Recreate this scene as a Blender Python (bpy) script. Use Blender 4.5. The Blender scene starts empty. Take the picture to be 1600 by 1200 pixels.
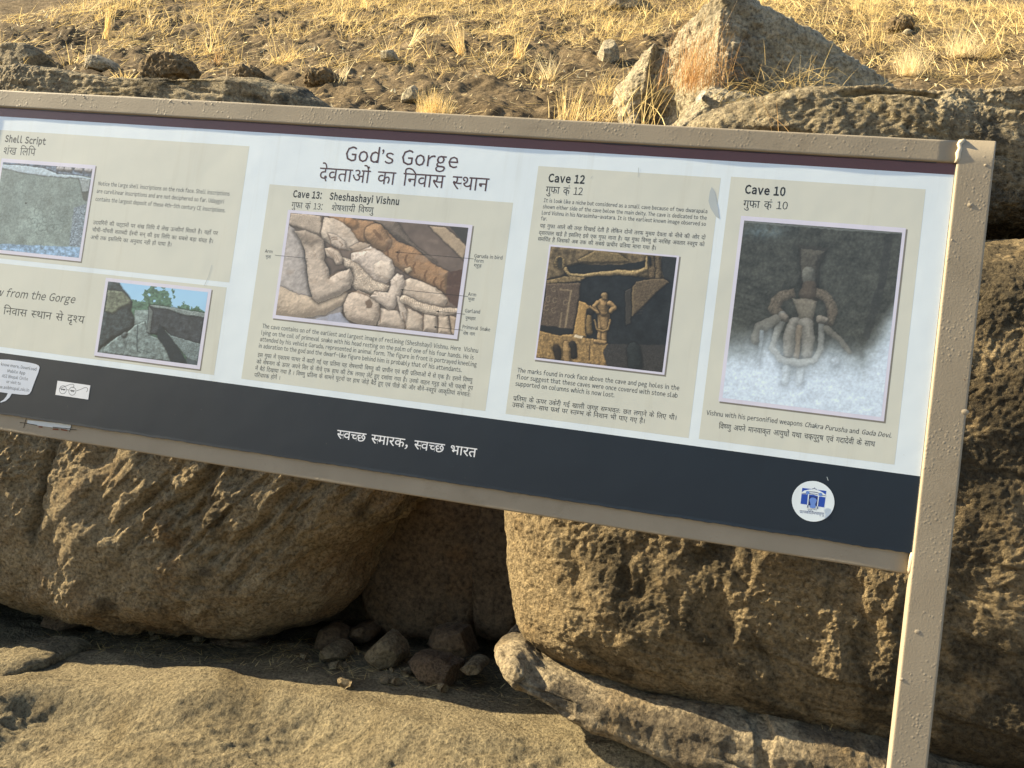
import bpy, math, random
import numpy as np
from mathutils import Vector, Matrix

random.seed(7)
RNG = np.random.default_rng(11)
SC = bpy.context.scene
COL = SC.collection

# ------------------------------------------------------------------ camera
# world: X right along the sign, Y away from the viewer, Z up; the printed sheet lies in Y = 0
CAM = np.array([-0.374027, -1.338657, 1.25])
ZT = 1.731712                      # height of the upper edge of the printed sheet
FPX = 1250.0                       # focal length in photo pixels (photo 1600 px wide)
RC = np.array([[0.97079407, -0.13146024, 0.20069149],
               [0.12075480, 0.99056915, 0.06473821],
               [-0.20730930, -0.03861301, 0.97751311]])   # rows: image right, image down, forward (X, down, away)

def ray(u, v):
    d = RC.T @ np.array([(u - 800) / FPX, (v - 600) / FPX, 1.0])
    return np.array([d[0], d[2], -d[1]])

def at(u, v, y):
    """point seen at photo pixel (u, v) at the real depth y"""
    d = ray(u, v)
    return CAM + d * ((y - CAM[1]) / d[1])

def S(u, v, y=0.0):
    p = at(u, v, y)
    return np.array([p[0], p[2]])

cam = bpy.data.cameras.new("camera")
camo = bpy.data.objects.new("camera", cam)
COL.objects.link(camo)
cam.sensor_width = 36.0
cam.lens = 36.0 * FPX / 1600.0
cam.clip_start = 0.02
cam.clip_end = 2000.0
def w3(r): return Vector((r[0], r[2], -r[1]))
right, down, fwd = w3(RC[0]), w3(RC[1]), w3(RC[2])
m3 = Matrix((right, -down, -fwd)).transposed()
camo.matrix_world = Matrix.Translation(Vector(CAM)) @ m3.to_4x4()
SC.camera = camo

# ------------------------------------------------------------------ sky, sun, exposure
SUN_AZ = math.radians(5.0)        # how far the sun stands in front of the sign's plane (it shines from the left)
SUN_EL = math.radians(29.0)
world = bpy.data.worlds.new("World")
SC.world = world
world.use_nodes = True
wn = world.node_tree.nodes
sky = wn.new("ShaderNodeTexSky")
sky.sky_type = 'NISHITA'
sky.sun_disc = False
sky.sun_elevation = SUN_EL
to_sun = Vector((-math.cos(SUN_EL) * math.cos(SUN_AZ), -math.cos(SUN_EL) * math.sin(SUN_AZ), math.sin(SUN_EL)))
sky.sun_rotation = math.atan2(to_sun.x, to_sun.y)
wn["Background"].inputs["Strength"].default_value = 0.082
world.node_tree.links.new(sky.outputs[0], wn["Background"].inputs["Color"])
sun = bpy.data.lights.new("sun", 'SUN')
sun.energy = 5.0
sun.angle = math.radians(0.5)
sun.color = (1.0, 0.84, 0.56)
suno = bpy.data.objects.new("sun", sun)
COL.objects.link(suno)
suno.rotation_euler = (-to_sun).to_track_quat('-Z', 'Y').to_euler()
SC.view_settings.view_transform = 'Standard'
SC.view_settings.look = 'None'
SC.view_settings.exposure = 1.72
SC.view_settings.gamma = 1.0

# ------------------------------------------------------------------ helpers
def lin(c):
    c = np.asarray(c, float) / 255.0
    return np.where(c <= 0.04045, c / 12.92, ((c + 0.055) / 1.055) ** 2.4)

def tag(o, label=None, cat=None, group=None, kind=None):
    if label: o["label"] = label
    if cat: o["category"] = cat
    if group: o["group"] = group
    if kind: o["kind"] = kind
    return o

def thing(name, label, cat, loc=(0, 0, 0), group=None):
    o = bpy.data.objects.new(name, None)
    o.empty_display_size = 0.1
    COL.objects.link(o)
    o.location = loc
    return tag(o, label, cat, group)

def mesh_obj(name, V, F, mat=None, parent=None, smooth=False, mats=None, fmat=None, colors=None):
    """F: list of index lists or an (n,k) int array"""
    me = bpy.data.meshes.new(name)
    V = np.asarray(V, np.float32)
    if isinstance(F, np.ndarray):
        n, k = F.shape
        me.vertices.add(len(V)); me.vertices.foreach_set("co", V.ravel())
        me.loops.add(n * k); me.loops.foreach_set("vertex_index", F.astype(np.int32).ravel())
        me.polygons.add(n)
        me.polygons.foreach_set("loop_start", np.arange(0, n * k, k, dtype=np.int32))
        try: me.polygons.foreach_set("loop_total", np.full(n, k, np.int32))
        except Exception: pass
        me.update(calc_edges=True)
    else:
        me.from_pydata([tuple(map(float, v)) for v in V], [], [tuple(map(int, f)) for f in F])
        me.update()
    if colors is not None:
        a = me.color_attributes.new("print", 'FLOAT_COLOR', 'POINT')
        c4 = np.ones((len(V), 4), np.float32); c4[:, :3] = colors
        a.data.foreach_set("color", c4.ravel())
    for m in ([mat] if mat else []) + list(mats or []):
        me.materials.append(m)
    if fmat is not None: me.polygons.foreach_set("material_index", np.asarray(fmat, np.int32))
    if smooth: me.polygons.foreach_set("use_smooth", np.ones(len(me.polygons), bool))
    o = bpy.data.objects.new(name, me)
    COL.objects.link(o)
    if parent is not None:
        o.parent = parent
    return o

# --- gradient noise on numpy arrays
_perm = np.random.default_rng(3).permutation(256)
_perm = np.concatenate([_perm, _perm, _perm])
_grad = np.random.default_rng(5).normal(size=(256, 3)); _grad /= np.linalg.norm(_grad, axis=1)[:, None]
def noise(P, seed=0):
    P = np.asarray(P, float) + seed * 17.31
    I = np.floor(P).astype(int); f = P - I; I &= 255
    w = f * f * f * (f * (f * 6 - 15) + 10)
    out = 0
    for dx in (0, 1):
        wx = w[:, 0] if dx else 1 - w[:, 0]
        for dy in (0, 1):
            wy = w[:, 1] if dy else 1 - w[:, 1]
            for dz in (0, 1):
                wz = w[:, 2] if dz else 1 - w[:, 2]
                h = _perm[_perm[_perm[(I[:, 0] + dx) & 255] + ((I[:, 1] + dy) & 255)] + ((I[:, 2] + dz) & 255)]
                g = _grad[h]
                out = out + wx * wy * wz * (g[:, 0] * (f[:, 0] - dx) + g[:, 1] * (f[:, 1] - dy) + g[:, 2] * (f[:, 2] - dz))
    return out * 1.6

def fbm(P, oct=4, lac=2.03, gain=0.5, seed=0, ridge=False, billow=False):
    P = np.asarray(P, float); a = 1.0; s = 0; t = 0
    for i in range(oct):
        n = noise(P, seed + i)
        if ridge: n = 1 - 2 * np.abs(n)
        if billow: n = 2 * np.abs(n) - 0.5
        s = s + a * n; t += a
        P = P * lac; a *= gain
    return s / t

def sstep(a, b, x):
    t = np.clip((x - a) / (b - a), 0, 1)
    return t * t * (3 - 2 * t)

# ------------------------------------------------------------------ materials
def new_mat(name):
    m = bpy.data.materials.new(name); m.use_nodes = True
    nt = m.node_tree
    return m, nt, nt.nodes["Principled BSDF"]

def N(nt, kind, **kw):
    n = nt.nodes.new(kind)
    for k, v in kw.items():
        if k in n.inputs: n.inputs[k].default_value = v
        else: setattr(n, k, v)
    return n

def ramp(nt, fac, stops):
    r = nt.nodes.new("ShaderNodeValToRGB")
    nt.links.new(fac, r.inputs[0])
    el = r.color_ramp.elements
    while len(el) < len(stops): el.new(0.5)
    for e, (p, c) in zip(el, stops):
        e.position = p; e.color = (*c, 1)
    return r

def mixc(nt, fac, a, b, mode='MIX'):
    m = nt.nodes.new("ShaderNodeMix"); m.data_type = 'RGBA'; m.blend_type = mode
    for s, v in ((m.inputs[0], fac), (m.inputs[6], a), (m.inputs[7], b)):
        if hasattr(v, "is_output"): nt.links.new(v, s)
        elif isinstance(v, tuple): s.default_value = (*v, 1)
        else: s.default_value = v
    return m.outputs[2]

def tex_noise(nt, co, scale, detail=6, rough=0.6, dist=0.0):
    n = nt.nodes.new("ShaderNodeTexNoise")
    n.inputs["Scale"].default_value = scale; n.inputs["Detail"].default_value = detail
    n.inputs["Roughness"].default_value = rough; n.inputs["Distortion"].default_value = dist
    nt.links.new(co, n.inputs["Vector"])
    return n.outputs["Fac"]

def coords(nt, scale=(1, 1, 1), rot=(0, 0, 0)):
    tc = nt.nodes.new("ShaderNodeTexCoord"); mp = nt.nodes.new("ShaderNodeMapping")
    nt.links.new(tc.outputs["Object"], mp.inputs[0])
    mp.inputs["Scale"].default_value = scale; mp.inputs["Rotation"].default_value = rot
    return mp.outputs[0]

def rock_mat(name, base, pale, dark, lichen=0.5, rust=None, strata=0.0, bump=0.35, grain=90.0, clean=None):
    m, nt, b = new_mat(name)
    co = coords(nt)
    big = tex_noise(nt, co, 2.6, 7, 0.62, 0.3)
    mid = tex_noise(nt, co, 11.0, 8, 0.68, 0.4)
    fine = tex_noise(nt, co, grain, 4, 0.7)
    c = mixc(nt, ramp(nt, mid, [(0.36, (0, 0, 0)), (0.66, (1, 1, 1))]).outputs[0], base, pale)
    if rust:
        rn = tex_noise(nt, co, 3.3, 5, 0.6, 0.5)
        c = mixc(nt, ramp(nt, rn, [(0.5, (0, 0, 0)), (0.68, (0.8, 0.8, 0.8))]).outputs[0], c, rust)
    # dark lichen crusts with a shape of their own
    lm = nt.nodes.new("ShaderNodeMath"); lm.operation = 'MULTIPLY_ADD'
    nt.links.new(mid, lm.inputs[0]); lm.inputs[1].default_value = 0.45; nt.links.new(big, lm.inputs[2])
    lich = lm.outputs[0]
    if clean:      # lichen cover thins out towards the left end along x
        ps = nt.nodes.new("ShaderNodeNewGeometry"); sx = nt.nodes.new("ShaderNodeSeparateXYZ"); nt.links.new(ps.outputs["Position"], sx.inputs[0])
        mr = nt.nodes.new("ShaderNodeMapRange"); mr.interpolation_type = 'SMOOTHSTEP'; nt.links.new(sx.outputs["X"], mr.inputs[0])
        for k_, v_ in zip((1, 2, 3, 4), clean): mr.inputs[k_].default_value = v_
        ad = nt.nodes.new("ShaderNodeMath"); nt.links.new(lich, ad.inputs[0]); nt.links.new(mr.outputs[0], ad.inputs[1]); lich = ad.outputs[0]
    t = 0.93 - 0.42 * lichen
    c = mixc(nt, ramp(nt, lich, [(min(t, .96), (0, 0, 0)), (min(t + 0.10, .99), (0.85, 0.85, 0.85))]).outputs[0], c, dark)
    sp = ramp(nt, fine, [(0.30, (0.30, 0.29, 0.28)), (0.52, (1, 1, 1)), (0.72, (1.5, 1.46, 1.36))]).outputs[0]
    c = mixc(nt, 1.0, c, sp, 'MULTIPLY')
    if strata > 0:
        cs = coords(nt, (1.2, 1.2, 26.0))
        sn = tex_noise(nt, cs, 1.6, 5, 0.65, 0.2)
        c = mixc(nt, strata, c, mixc(nt, 1.0, c, ramp(nt, sn, [(0.35, (0.5, 0.48, 0.46)), (0.6, (1.1, 1.1, 1.08))]).outputs[0], 'MULTIPLY'))
    nt.links.new(c, b.inputs["Base Color"])
    b.inputs["Roughness"].default_value = 0.93
    b.inputs["Specular IOR Level"].default_value = 0.2
    h = nt.nodes.new("ShaderNodeMath"); h.operation = 'MULTIPLY_ADD'
    nt.links.new(tex_noise(nt, co, grain * 0.45, 8, 0.78), h.inputs[0]); h.inputs[1].default_value = 1.0
    nt.links.new(fine, h.inputs[2])
    bp = N(nt, "ShaderNodeBump", Strength=min(1.0, bump * 1.7), Distance=0.035)
    nt.links.new(h.outputs[0], bp.inputs["Height"]); nt.links.new(bp.outputs[0], b.inputs["Normal"])
    return m

M_boulder = rock_mat("weathered_sandstone", (0.242, 0.183, 0.103), (0.381, 0.298, 0.173), (0.074, 0.058, 0.036), 0.36, (0.22, 0.135, 0.06), 0.0, 0.5, 85)
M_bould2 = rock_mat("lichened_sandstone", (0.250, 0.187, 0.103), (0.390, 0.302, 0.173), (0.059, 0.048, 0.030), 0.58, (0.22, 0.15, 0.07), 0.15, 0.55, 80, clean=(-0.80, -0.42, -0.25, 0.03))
M_ledge = rock_mat("ledge_sandstone", (0.311, 0.255, 0.166), (0.508, 0.427, 0.279), (0.070, 0.062, 0.047), 0.48, None, 0.45, 0.55, 75)
M_slab = rock_mat("slab_sandstone", (0.210, 0.170, 0.102), (0.283, 0.234, 0.141), (0.114, 0.093, 0.059), 0.22, (0.15, 0.115, 0.06), 0.0, 0.50, 95)
M_paleledge = rock_mat("pale_bedded_sandstone", (0.245, 0.198, 0.130), (0.353, 0.292, 0.193), (0.088, 0.071, 0.050), 0.52, (0.20, 0.14, 0.07), 0.3, 0.4, 80)
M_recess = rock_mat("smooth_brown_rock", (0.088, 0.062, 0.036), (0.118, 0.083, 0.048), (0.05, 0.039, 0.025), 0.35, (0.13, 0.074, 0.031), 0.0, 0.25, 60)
M_grey = rock_mat("grey_rock", (0.442, 0.382, 0.266), (0.662, 0.573, 0.402), (0.201, 0.177, 0.136), 0.38, (0.20, 0.16, 0.095), 0.0, 0.6, 70)
M_clod = rock_mat("earth_clod", (0.203, 0.151, 0.087), (0.308, 0.228, 0.128), (0.099, 0.076, 0.045), 0.45, None, 0.0, 0.7, 55)
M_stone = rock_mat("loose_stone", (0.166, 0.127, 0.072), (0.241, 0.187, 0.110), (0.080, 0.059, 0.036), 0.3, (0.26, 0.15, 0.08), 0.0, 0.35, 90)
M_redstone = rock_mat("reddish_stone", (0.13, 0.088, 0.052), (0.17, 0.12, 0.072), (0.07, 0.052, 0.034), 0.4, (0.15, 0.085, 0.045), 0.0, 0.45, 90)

def soil_mat():
    m, nt, b = new_mat("dry_soil")
    co = coords(nt)
    a = tex_noise(nt, co, 5.0, 8, 0.7, 0.3); f = tex_noise(nt, co, 70.0, 5, 0.75)
    c = ramp(nt, a, [(0.33, (0.07, 0.052, 0.031)), (0.5, (0.13, 0.098, 0.058)), (0.68, (0.23, 0.175, 0.105))]).outputs[0]
    c = mixc(nt, 1.0, c, ramp(nt, f, [(0.3, (0.45, 0.44, 0.42)), (0.6, (1.1, 1.08, 1.05)), (0.72, (1.7, 1.6, 1.4))]).outputs[0], 'MULTIPLY')
    nt.links.new(c, b.inputs["Base Color"]); b.inputs["Roughness"].default_value = 0.95
    b.inputs["Specular IOR Level"].default_value = 0.1
    bp = N(nt, "ShaderNodeBump", Strength=0.7, Distance=0.02)
    nt.links.new(tex_noise(nt, co, 45.0, 8, 0.75), bp.inputs["Height"]); nt.links.new(bp.outputs[0], b.inputs["Normal"])
    return m
M_soil = soil_mat()

def straw_mat(name, a, b_, trans=0.25):
    m, nt, b = new_mat(name)
    g = nt.nodes.new("ShaderNodeObjectInfo")
    geo = nt.nodes.new("ShaderNodeNewGeometry")
    c = ramp(nt, geo.outputs["Random Per Island"], [(0.0, b_), (0.45, a), (1.0, tuple(min(1, x * 1.25) for x in a))]).outputs[0]
    nt.links.new(c, b.inputs["Base Color"])
    b.inputs["Roughness"].default_value = 0.6
    tr = nt.nodes.new("ShaderNodeBsdfTranslucent"); nt.links.new(c, tr.inputs[0])
    mx = nt.nodes.new("ShaderNodeMixShader"); mx.inputs[0].default_value = trans
    nt.links.new(b.outputs[0], mx.inputs[1]); nt.links.new(tr.outputs[0], mx.inputs[2])
    nt.links.new(mx.outputs[0], nt.nodes["Material Output"].inputs["Surface"])
    return m
M_straw = straw_mat("dry_straw", (0.82, 0.63, 0.28), (0.58, 0.41, 0.17), 0.35)
M_orange = straw_mat("rusty_straw", (0.52, 0.31, 0.11), (0.36, 0.18, 0.06))
M_pale = straw_mat("bleached_straw", (0.84, 0.70, 0.42), (0.66, 0.51, 0.27), 0.35)

def paint_mat():
    m, nt, b = new_mat("tan_frame_paint")
    co = coords(nt)
    c = ramp(nt, tex_noise(nt, co, 9.0, 6, 0.6), [(0.3, (0.275, 0.228, 0.160)), (0.7, (0.325, 0.272, 0.194))]).outputs[0]
    dirt = ramp(nt, tex_noise(nt, co, 5.5, 9, 0.72, 0.6), [(0.56, (0, 0, 0)), (0.74, (0.6, 0.6, 0.6))]).outputs[0]
    c = mixc(nt, dirt, c, (0.17, 0.135, 0.085))
    chip = ramp(nt, tex_noise(nt, co, 60.0, 5, 0.7), [(0.725, (0, 0, 0)), (0.74, (1, 1, 1))]).outputs[0]
    c = mixc(nt, chip, c, (0.13, 0.07, 0.035))
    nt.links.new(c, b.inputs["Base Color"]); b.inputs["Roughness"].default_value = 0.62
    b.inputs["Specular IOR Level"].default_value = 0.35
    vor = nt.nodes.new("ShaderNodeTexVoronoi"); vor.inputs["Scale"].default_value = 150
    nt.links.new(co, vor.inputs["Vector"])
    blob = ramp(nt, vor.outputs["Distance"], [(0.0, (1, 1, 1)), (0.4, (0, 0, 0))]).outputs[0]
    msk = ramp(nt, tex_noise(nt, co, 16.0, 5, 0.65), [(0.47, (0, 0, 0)), (0.60, (1, 1, 1))]).outputs[0]
    h = mixc(nt, 1.0, blob, msk, 'MULTIPLY')
    h2 = mixc(nt, 0.5, h, tex_noise(nt, co, 330.0, 3, 0.6), 'ADD')
    bp = N(nt, "ShaderNodeBump", Strength=0.34, Distance=0.0014)
    nt.links.new(h2, bp.inputs["Height"]); nt.links.new(bp.outputs[0], b.inputs["Normal"])
    return m
M_paint = paint_mat()

PK = 1.08      # printed colours are given as they look on the sheet, white being about 0.75
def print_mat(name, rgb=None, rough=0.36, wave=0.06):
    m, nt, b = new_mat(name)
    co = coords(nt)
    if rgb is None:
        a = nt.nodes.new("ShaderNodeAttribute"); a.attribute_name = "print"
        c = a.outputs["Color"]
    else:
        c = tuple(np.clip(lin(rgb) * PK, 0, 0.9))
        d = ramp(nt, tex_noise(nt, co, 3.0, 7, 0.7), [(0.33, tuple(x * 0.94 for x in c)), (0.66, c)])
        st = ramp(nt, tex_noise(nt, coords(nt, (30, 1, 1.6)), 1.0, 6, 0.7), [(0.55, (1, 1, 1)), (0.78, (0.90, 0.885, 0.86))])     # faint run marks
        sp = ramp(nt, tex_noise(nt, co, 130.0, 3, 0.6), [(0.70, (0, 0, 0)), (0.76, (0.16, 0.16, 0.16))])                          # flecks of dust
        c = mixc(nt, sp.outputs[0], mixc(nt, 1.0, d.outputs[0], st.outputs[0], 'MULTIPLY'), (0.36, 0.31, 0.22))
    nt.links.new(c, b.inputs["Base Color"])
    b.inputs["Roughness"].default_value = rough
    bp = N(nt, "ShaderNodeBump", Strength=wave, Distance=0.02)
    nt.links.new(tex_noise(nt, co, 7.0, 3, 0.5), bp.inputs["Height"]); nt.links.new(bp.outputs[0], b.inputs["Normal"])
    return m
M_white = print_mat("white_vinyl", (212, 223, 229))
M_beige = print_mat("beige_print", (198, 200, 189))
M_maroon = print_mat("maroon_print", (92, 58, 54))
M_navy = print_mat("dark_slate_print", (9, 26, 40), 0.45)
M_ink = print_mat("black_ink", (30, 30, 28))
M_inkgrey = print_mat("grey_ink", (66, 68, 64))
M_inkmar = print_mat("maroon_ink", (74, 50, 50))
M_inkwhite = print_mat("white_ink", (215, 218, 222))
M_border = print_mat("photo_border", (205, 204, 220))
M_shade = print_mat("printed_drop_shadow", (120, 117, 108))
M_photo = print_mat("photo_print", None)
M_blue = print_mat("blue_ink", (28, 70, 165))
M_dkblue = print_mat("dark_blue_ink", (24, 36, 100))
M_midblue = print_mat("mid_blue_ink", (95, 130, 200))
M_chip = print_mat("bare_white_patch", (190, 195, 195))
M_marker = print_mat("black_marker", (35, 26, 20))
M_rust = print_mat("rust_stain", (110, 60, 35), 0.8)
M_reflscratch = print_mat("grey_reflection_and_scratch", (168, 176, 178))
M_chipstone = rock_mat("pale_chip", (0.5, 0.46, 0.38), (0.6, 0.56, 0.47), (0.4, 0.36, 0.3), 0.2)
M_bead, _nt, _b = new_mat("cream_bead")
_b.inputs["Base Color"].default_value = (0.5, 0.43, 0.31, 1); _b.inputs["Roughness"].default_value = 0.35  # weld beads: paler and smoother than the frame paint
# ------------------------------------------------------------------ terrain
def grid_faces(nr, nc):
    i = np.arange((nr - 1) * (nc - 1)); r, c = i // (nc - 1), i % (nc - 1)
    a = r * nc + c
    return np.stack([a, a + 1, a + nc + 1, a + nc], 1)

def hill_z(x, y):
    x = np.asarray(x, float); y = np.asarray(y, float)
    s = y - 1.45
    z = 2.15 + 0.80 * s - 0.035 * np.maximum(s - 1.2, 0) ** 2
    P = np.stack([x, y * 1.2, 0 * x], -1).reshape(-1, 3)
    d = 0.10 * fbm(P * 0.9, 2, seed=40) + 0.055 * fbm(P * 3.2, 3, seed=41) + 0.028 * fbm(P * 8.0, 3, seed=42, billow=True)
    d = d + 0.020 * fbm(P * 22.0, 4, seed=43, gain=0.65) * (0.5 + sstep(-0.3, 0.4, noise(P * 2.3, 45)))
    return z + d.reshape(x.shape)

xs = np.concatenate([np.linspace(-9, -4.6, 60)[:-1], np.linspace(-4.6, 1.8, 760), np.linspace(1.8, 6, 60)[1:]])
ys = np.concatenate([np.linspace(1.55, 3.9, 400), np.linspace(3.9, 12, 120)[1:]])
X, Y = np.meshgrid(xs, ys)
Z = hill_z(X, Y)
skirt_z = [-0.6, 0.4, 1.2, 1.9]; skirt_y = [1.98, 1.95, 1.88, 1.72]
Xs = np.tile(xs, (4, 1)); Ys = np.array(skirt_y)[:, None] + 0.05 * fbm(np.stack([Xs * 2, Xs * 0, np.array(skirt_z)[:, None] + 0 * Xs], -1).reshape(-1, 3), 3, seed=44).reshape(4, -1)
Zs = np.tile(np.array(skirt_z)[:, None], (1, len(xs)))
HX, HY, HZ = np.vstack([Xs, X]), np.vstack([Ys, Y]), np.vstack([Zs, Z])
hill = mesh_obj("hillside_ground", np.stack([HX, HY, HZ], -1).reshape(-1, 3), grid_faces(*HX.shape), M_soil, smooth=True)
tag(hill, "steep dry hillside of loose brown soil above the rocks", "ground", kind="structure")

def on_hill(u, v):
    d = ray(u, v); t = np.linspace(2.85, 9, 2400) / d[1]
    p = CAM + t[:, None] * d
    k = np.argmax(hill_z(p[:, 0], p[:, 1]) > p[:, 2])
    return p[k]

xs = np.linspace(-4.2, 1.6, 760); ys = np.concatenate([np.linspace(-0.4, 0.6, 70)[:-1], np.linspace(0.6, 1.5, 260), np.linspace(1.5, 2.2, 50)[1:]])
X, Y = np.meshgrid(xs, ys); P = np.stack([X, Y, 0 * X], -1).reshape(-1, 3)
def slab_z(x, y):
    x = np.asarray(x, float); y = np.asarray(y, float)
    P = np.stack([x, y, 0 * x], -1).reshape(-1, 3)
    cr = np.interp(x, [-3.2, -2.3, -1.5, -0.7], [0.86, 0.90, 1.00, 1.04]) + 0.03 * np.sin(x * 3.1 + 0.6) + 0.025 * np.sin(x * 8.3)      # the crest
    d = y - cr
    z = np.interp(x, [-4, -2.4, -1.6, -0.6, 0.5], [0.14, 0.19, 0.285, 0.35, 0.40])
    f = np.maximum(-d, 0); stp = fbm(P * np.array([1.3, 3.0, 1]), 2, seed=66).reshape(x.shape)
    z = z - 0.62 * f * sstep(0.0, 0.10, f) + (0.06 * stp + 0.03 * fbm(P * np.array([3.2, 6.5, 1]), 4, seed=68, gain=0.6).reshape(x.shape) + 0.012 * fbm(P * np.array([9, 13, 1]), 4, seed=69, gain=0.62).reshape(x.shape)) * sstep(0.0, 0.14, f)
    hm = np.exp(-((x + 1.78) / 0.16) ** 2 - ((y - 1.03) / 0.10) ** 2)
    z = z + 0.05 * hm
    n = 0.035 * fbm(P * 1.7, 3, seed=60) + 0.020 * fbm(P * np.array([4.0, 7.0, 1]), 3, seed=61) + (0.0045 * fbm(P * 20.0, 4, seed=62) + 0.004 * fbm(P * 48.0, 3, seed=63, billow=True)) * (0.5 + sstep(-0.02, 0.1, -d).ravel())
    z = z + n.reshape(x.shape)
    # worn bedding edges running slantwise over the front, and shallow hollows
    r1 = fbm(np.stack([(P[:, 0] * 0.88 + P[:, 1] * 0.47) * 2.2, (P[:, 1] * 0.88 - P[:, 0] * 0.47) * 8.0, P[:, 2]], 1), 4, seed=166, ridge=True).reshape(x.shape)
    r2 = fbm(P * np.array([2.6, 3.6, 1]), 2, seed=168).reshape(x.shape)
    z = z + sstep(0.0, 0.10, f) * (0.022 * r1 - 0.028 * sstep(0.0, 0.6, r2))
    return np.maximum(z, -0.5)
slab = mesh_obj("bedrock_slab", np.stack([X, Y, slab_z(X, Y)], -1).reshape(-1, 3), grid_faces(*X.shape), M_slab, smooth=True)
tag(slab, "low sunlit sandstone slab along the foot of the boulders", "rock slab", kind="structure")
gnd = mesh_obj("ground", [(-80, -80, -0.38), (80, -80, -0.38), (80, 80, -0.38), (-80, 80, -0.38)], [(0, 1, 2, 3)], M_soil)
tag(gnd, "bare brown ground in front of the rocks", "ground", kind="structure")

# ------------------------------------------------------------------ rocks
def chaikin(p, n):
    p = np.asarray(p, float)
    for _ in range(n):
        q = np.roll(p, -1, 0)
        p = np.stack([0.75 * p + 0.25 * q, 0.25 * p + 0.75 * q], 1).reshape(-1, 2)
    return p

def vnormals(V, F):
    a, b, c, d = (V[F[:, k]] for k in range(4))
    n = np.cross(c - a, d - b)
    out = np.zeros_like(V)
    for k in range(4):
        for q in range(3): out[:, q] += np.bincount(F[:, k], weights=n[:, q], minlength=len(V))
    return out / (np.linalg.norm(out, axis=1)[:, None] + 1e-12)

def rock(name, px, y_front, depth, edge, n, mat, disp, label, cat="rock", dome=0.0, smooth_it=2, front=None, centre=None, yref=None, group=None, parent=None, side_w=0.3, facets=0):
    yr = y_front + 0.5 * edge if yref is None else yref
    W = np.array([at(u, v, yr)[[0, 2]] for u, v in px])
    W = chaikin(W, smooth_it)
    c = W.mean(0) if centre is None else at(*centre, yr)[[0, 2]]
    ang = np.arctan2(W[:, 1] - c[1], W[:, 0] - c[0]); rad = np.hypot(*(W - c).T)
    o = np.argsort(ang); ang, rad = ang[o], rad[o]
    ang = np.concatenate([ang - 2 * np.pi, ang, ang + 2 * np.pi]); rad = np.tile(rad, 3)
    a, b = np.meshgrid(np.linspace(-1, 1, n), np.linspace(-1, 1, n))
    big = np.abs(a) > np.abs(b)
    r = np.where(big, np.abs(a), np.abs(b))
    sa = np.where(np.abs(a) < 1e-9, 1e-9, a); sb = np.where(np.abs(b) < 1e-9, 1e-9, b)
    phi = np.where(big, np.pi / 4 * b / sa + np.where(a < 0, np.pi, 0), np.pi / 2 - np.pi / 4 * a / sb + np.where(b < 0, np.pi, 0))
    phi = (phi + np.pi) % (2 * np.pi) - np.pi
    R = rad.mean(); e = min(edge, 0.95 * R)
    L1, L2, L3 = R - e, e * np.pi / 2, max(depth - e, 0.02)
    tot = L1 + L2 + L3 * side_w
    s = r * tot
    th = np.clip((s - L1) / e, 0, np.pi / 2)
    t3 = np.clip((s - L1 - L2) / (L3 * side_w), 0, 1)
    pl = np.where(s < L1, s, L1 + e * np.sin(th)) / R
    y = e * (1 - np.cos(th)) + L3 * t3 - dome * (1 - pl ** 2)
    rr = np.interp(phi.ravel(), ang, rad).reshape(phi.shape)
    x = c[0] + pl * rr * np.cos(phi); z = c[1] + pl * rr * np.sin(phi)
    y = y_front + y
    if front is not None: y = y + front(x, z) * (1 - t3)
    V = np.stack([x, y, z], -1).reshape(-1, 3)
    F = grid_faces(n, n)
    Nn = vnormals(V, F)
    if np.mean(Nn[:, 1]) > 0:
        F = F[:, ::-1]; Nn = -Nn
    V = V + Nn * disp(V, Nn)[:, None]
    if facets:
        rg = np.random.default_rng(abs(hash((round(px[0][0]), round(px[0][1])))) % 2 ** 31)
        cen = V.mean(0); ext = (V.max(0) - V.min(0)) / 2
        for _ in range(facets):
            nn = rg.normal(size=3); nn[1] = -abs(nn[1]); nn /= np.linalg.norm(nn)
            lim = rg.uniform(0.5, 0.78) * np.abs(nn * ext).sum() * 0.80
            ov = np.maximum((V - cen) @ nn - lim, 0)
            V = V - ov[:, None] * nn * 0.93
    ring = np.concatenate([np.arange(n), np.arange(1, n) * n + n - 1, (n - 1) * n + np.arange(n - 2, -1, -1), np.arange(n - 2, 0, -1) * n])
    # close the back: a fan to one point behind the rock
    V = np.vstack([V, [[c[0], V[ring, 1].max(), c[1]]]])
    k = len(V) - 1
    fan = np.stack([ring, np.roll(ring, -1), np.full(len(ring), k), np.full(len(ring), k)], 1)
    tri = fan[:, :3]
    Fl = np.vstack([F[:, [0, 1, 2]], F[:, [0, 2, 3]], tri])
    ob = mesh_obj(name, V, Fl, mat, parent, smooth=True)
    # put the origin at the rock's base
    base = np.array([c[0], V[:, 1].mean(), V[:, 2].min()])
    ob.data.transform(Matrix.Translation(-Vector(base))); ob.location = base
    if parent is None: tag(ob, label, cat, group)
    return ob

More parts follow.
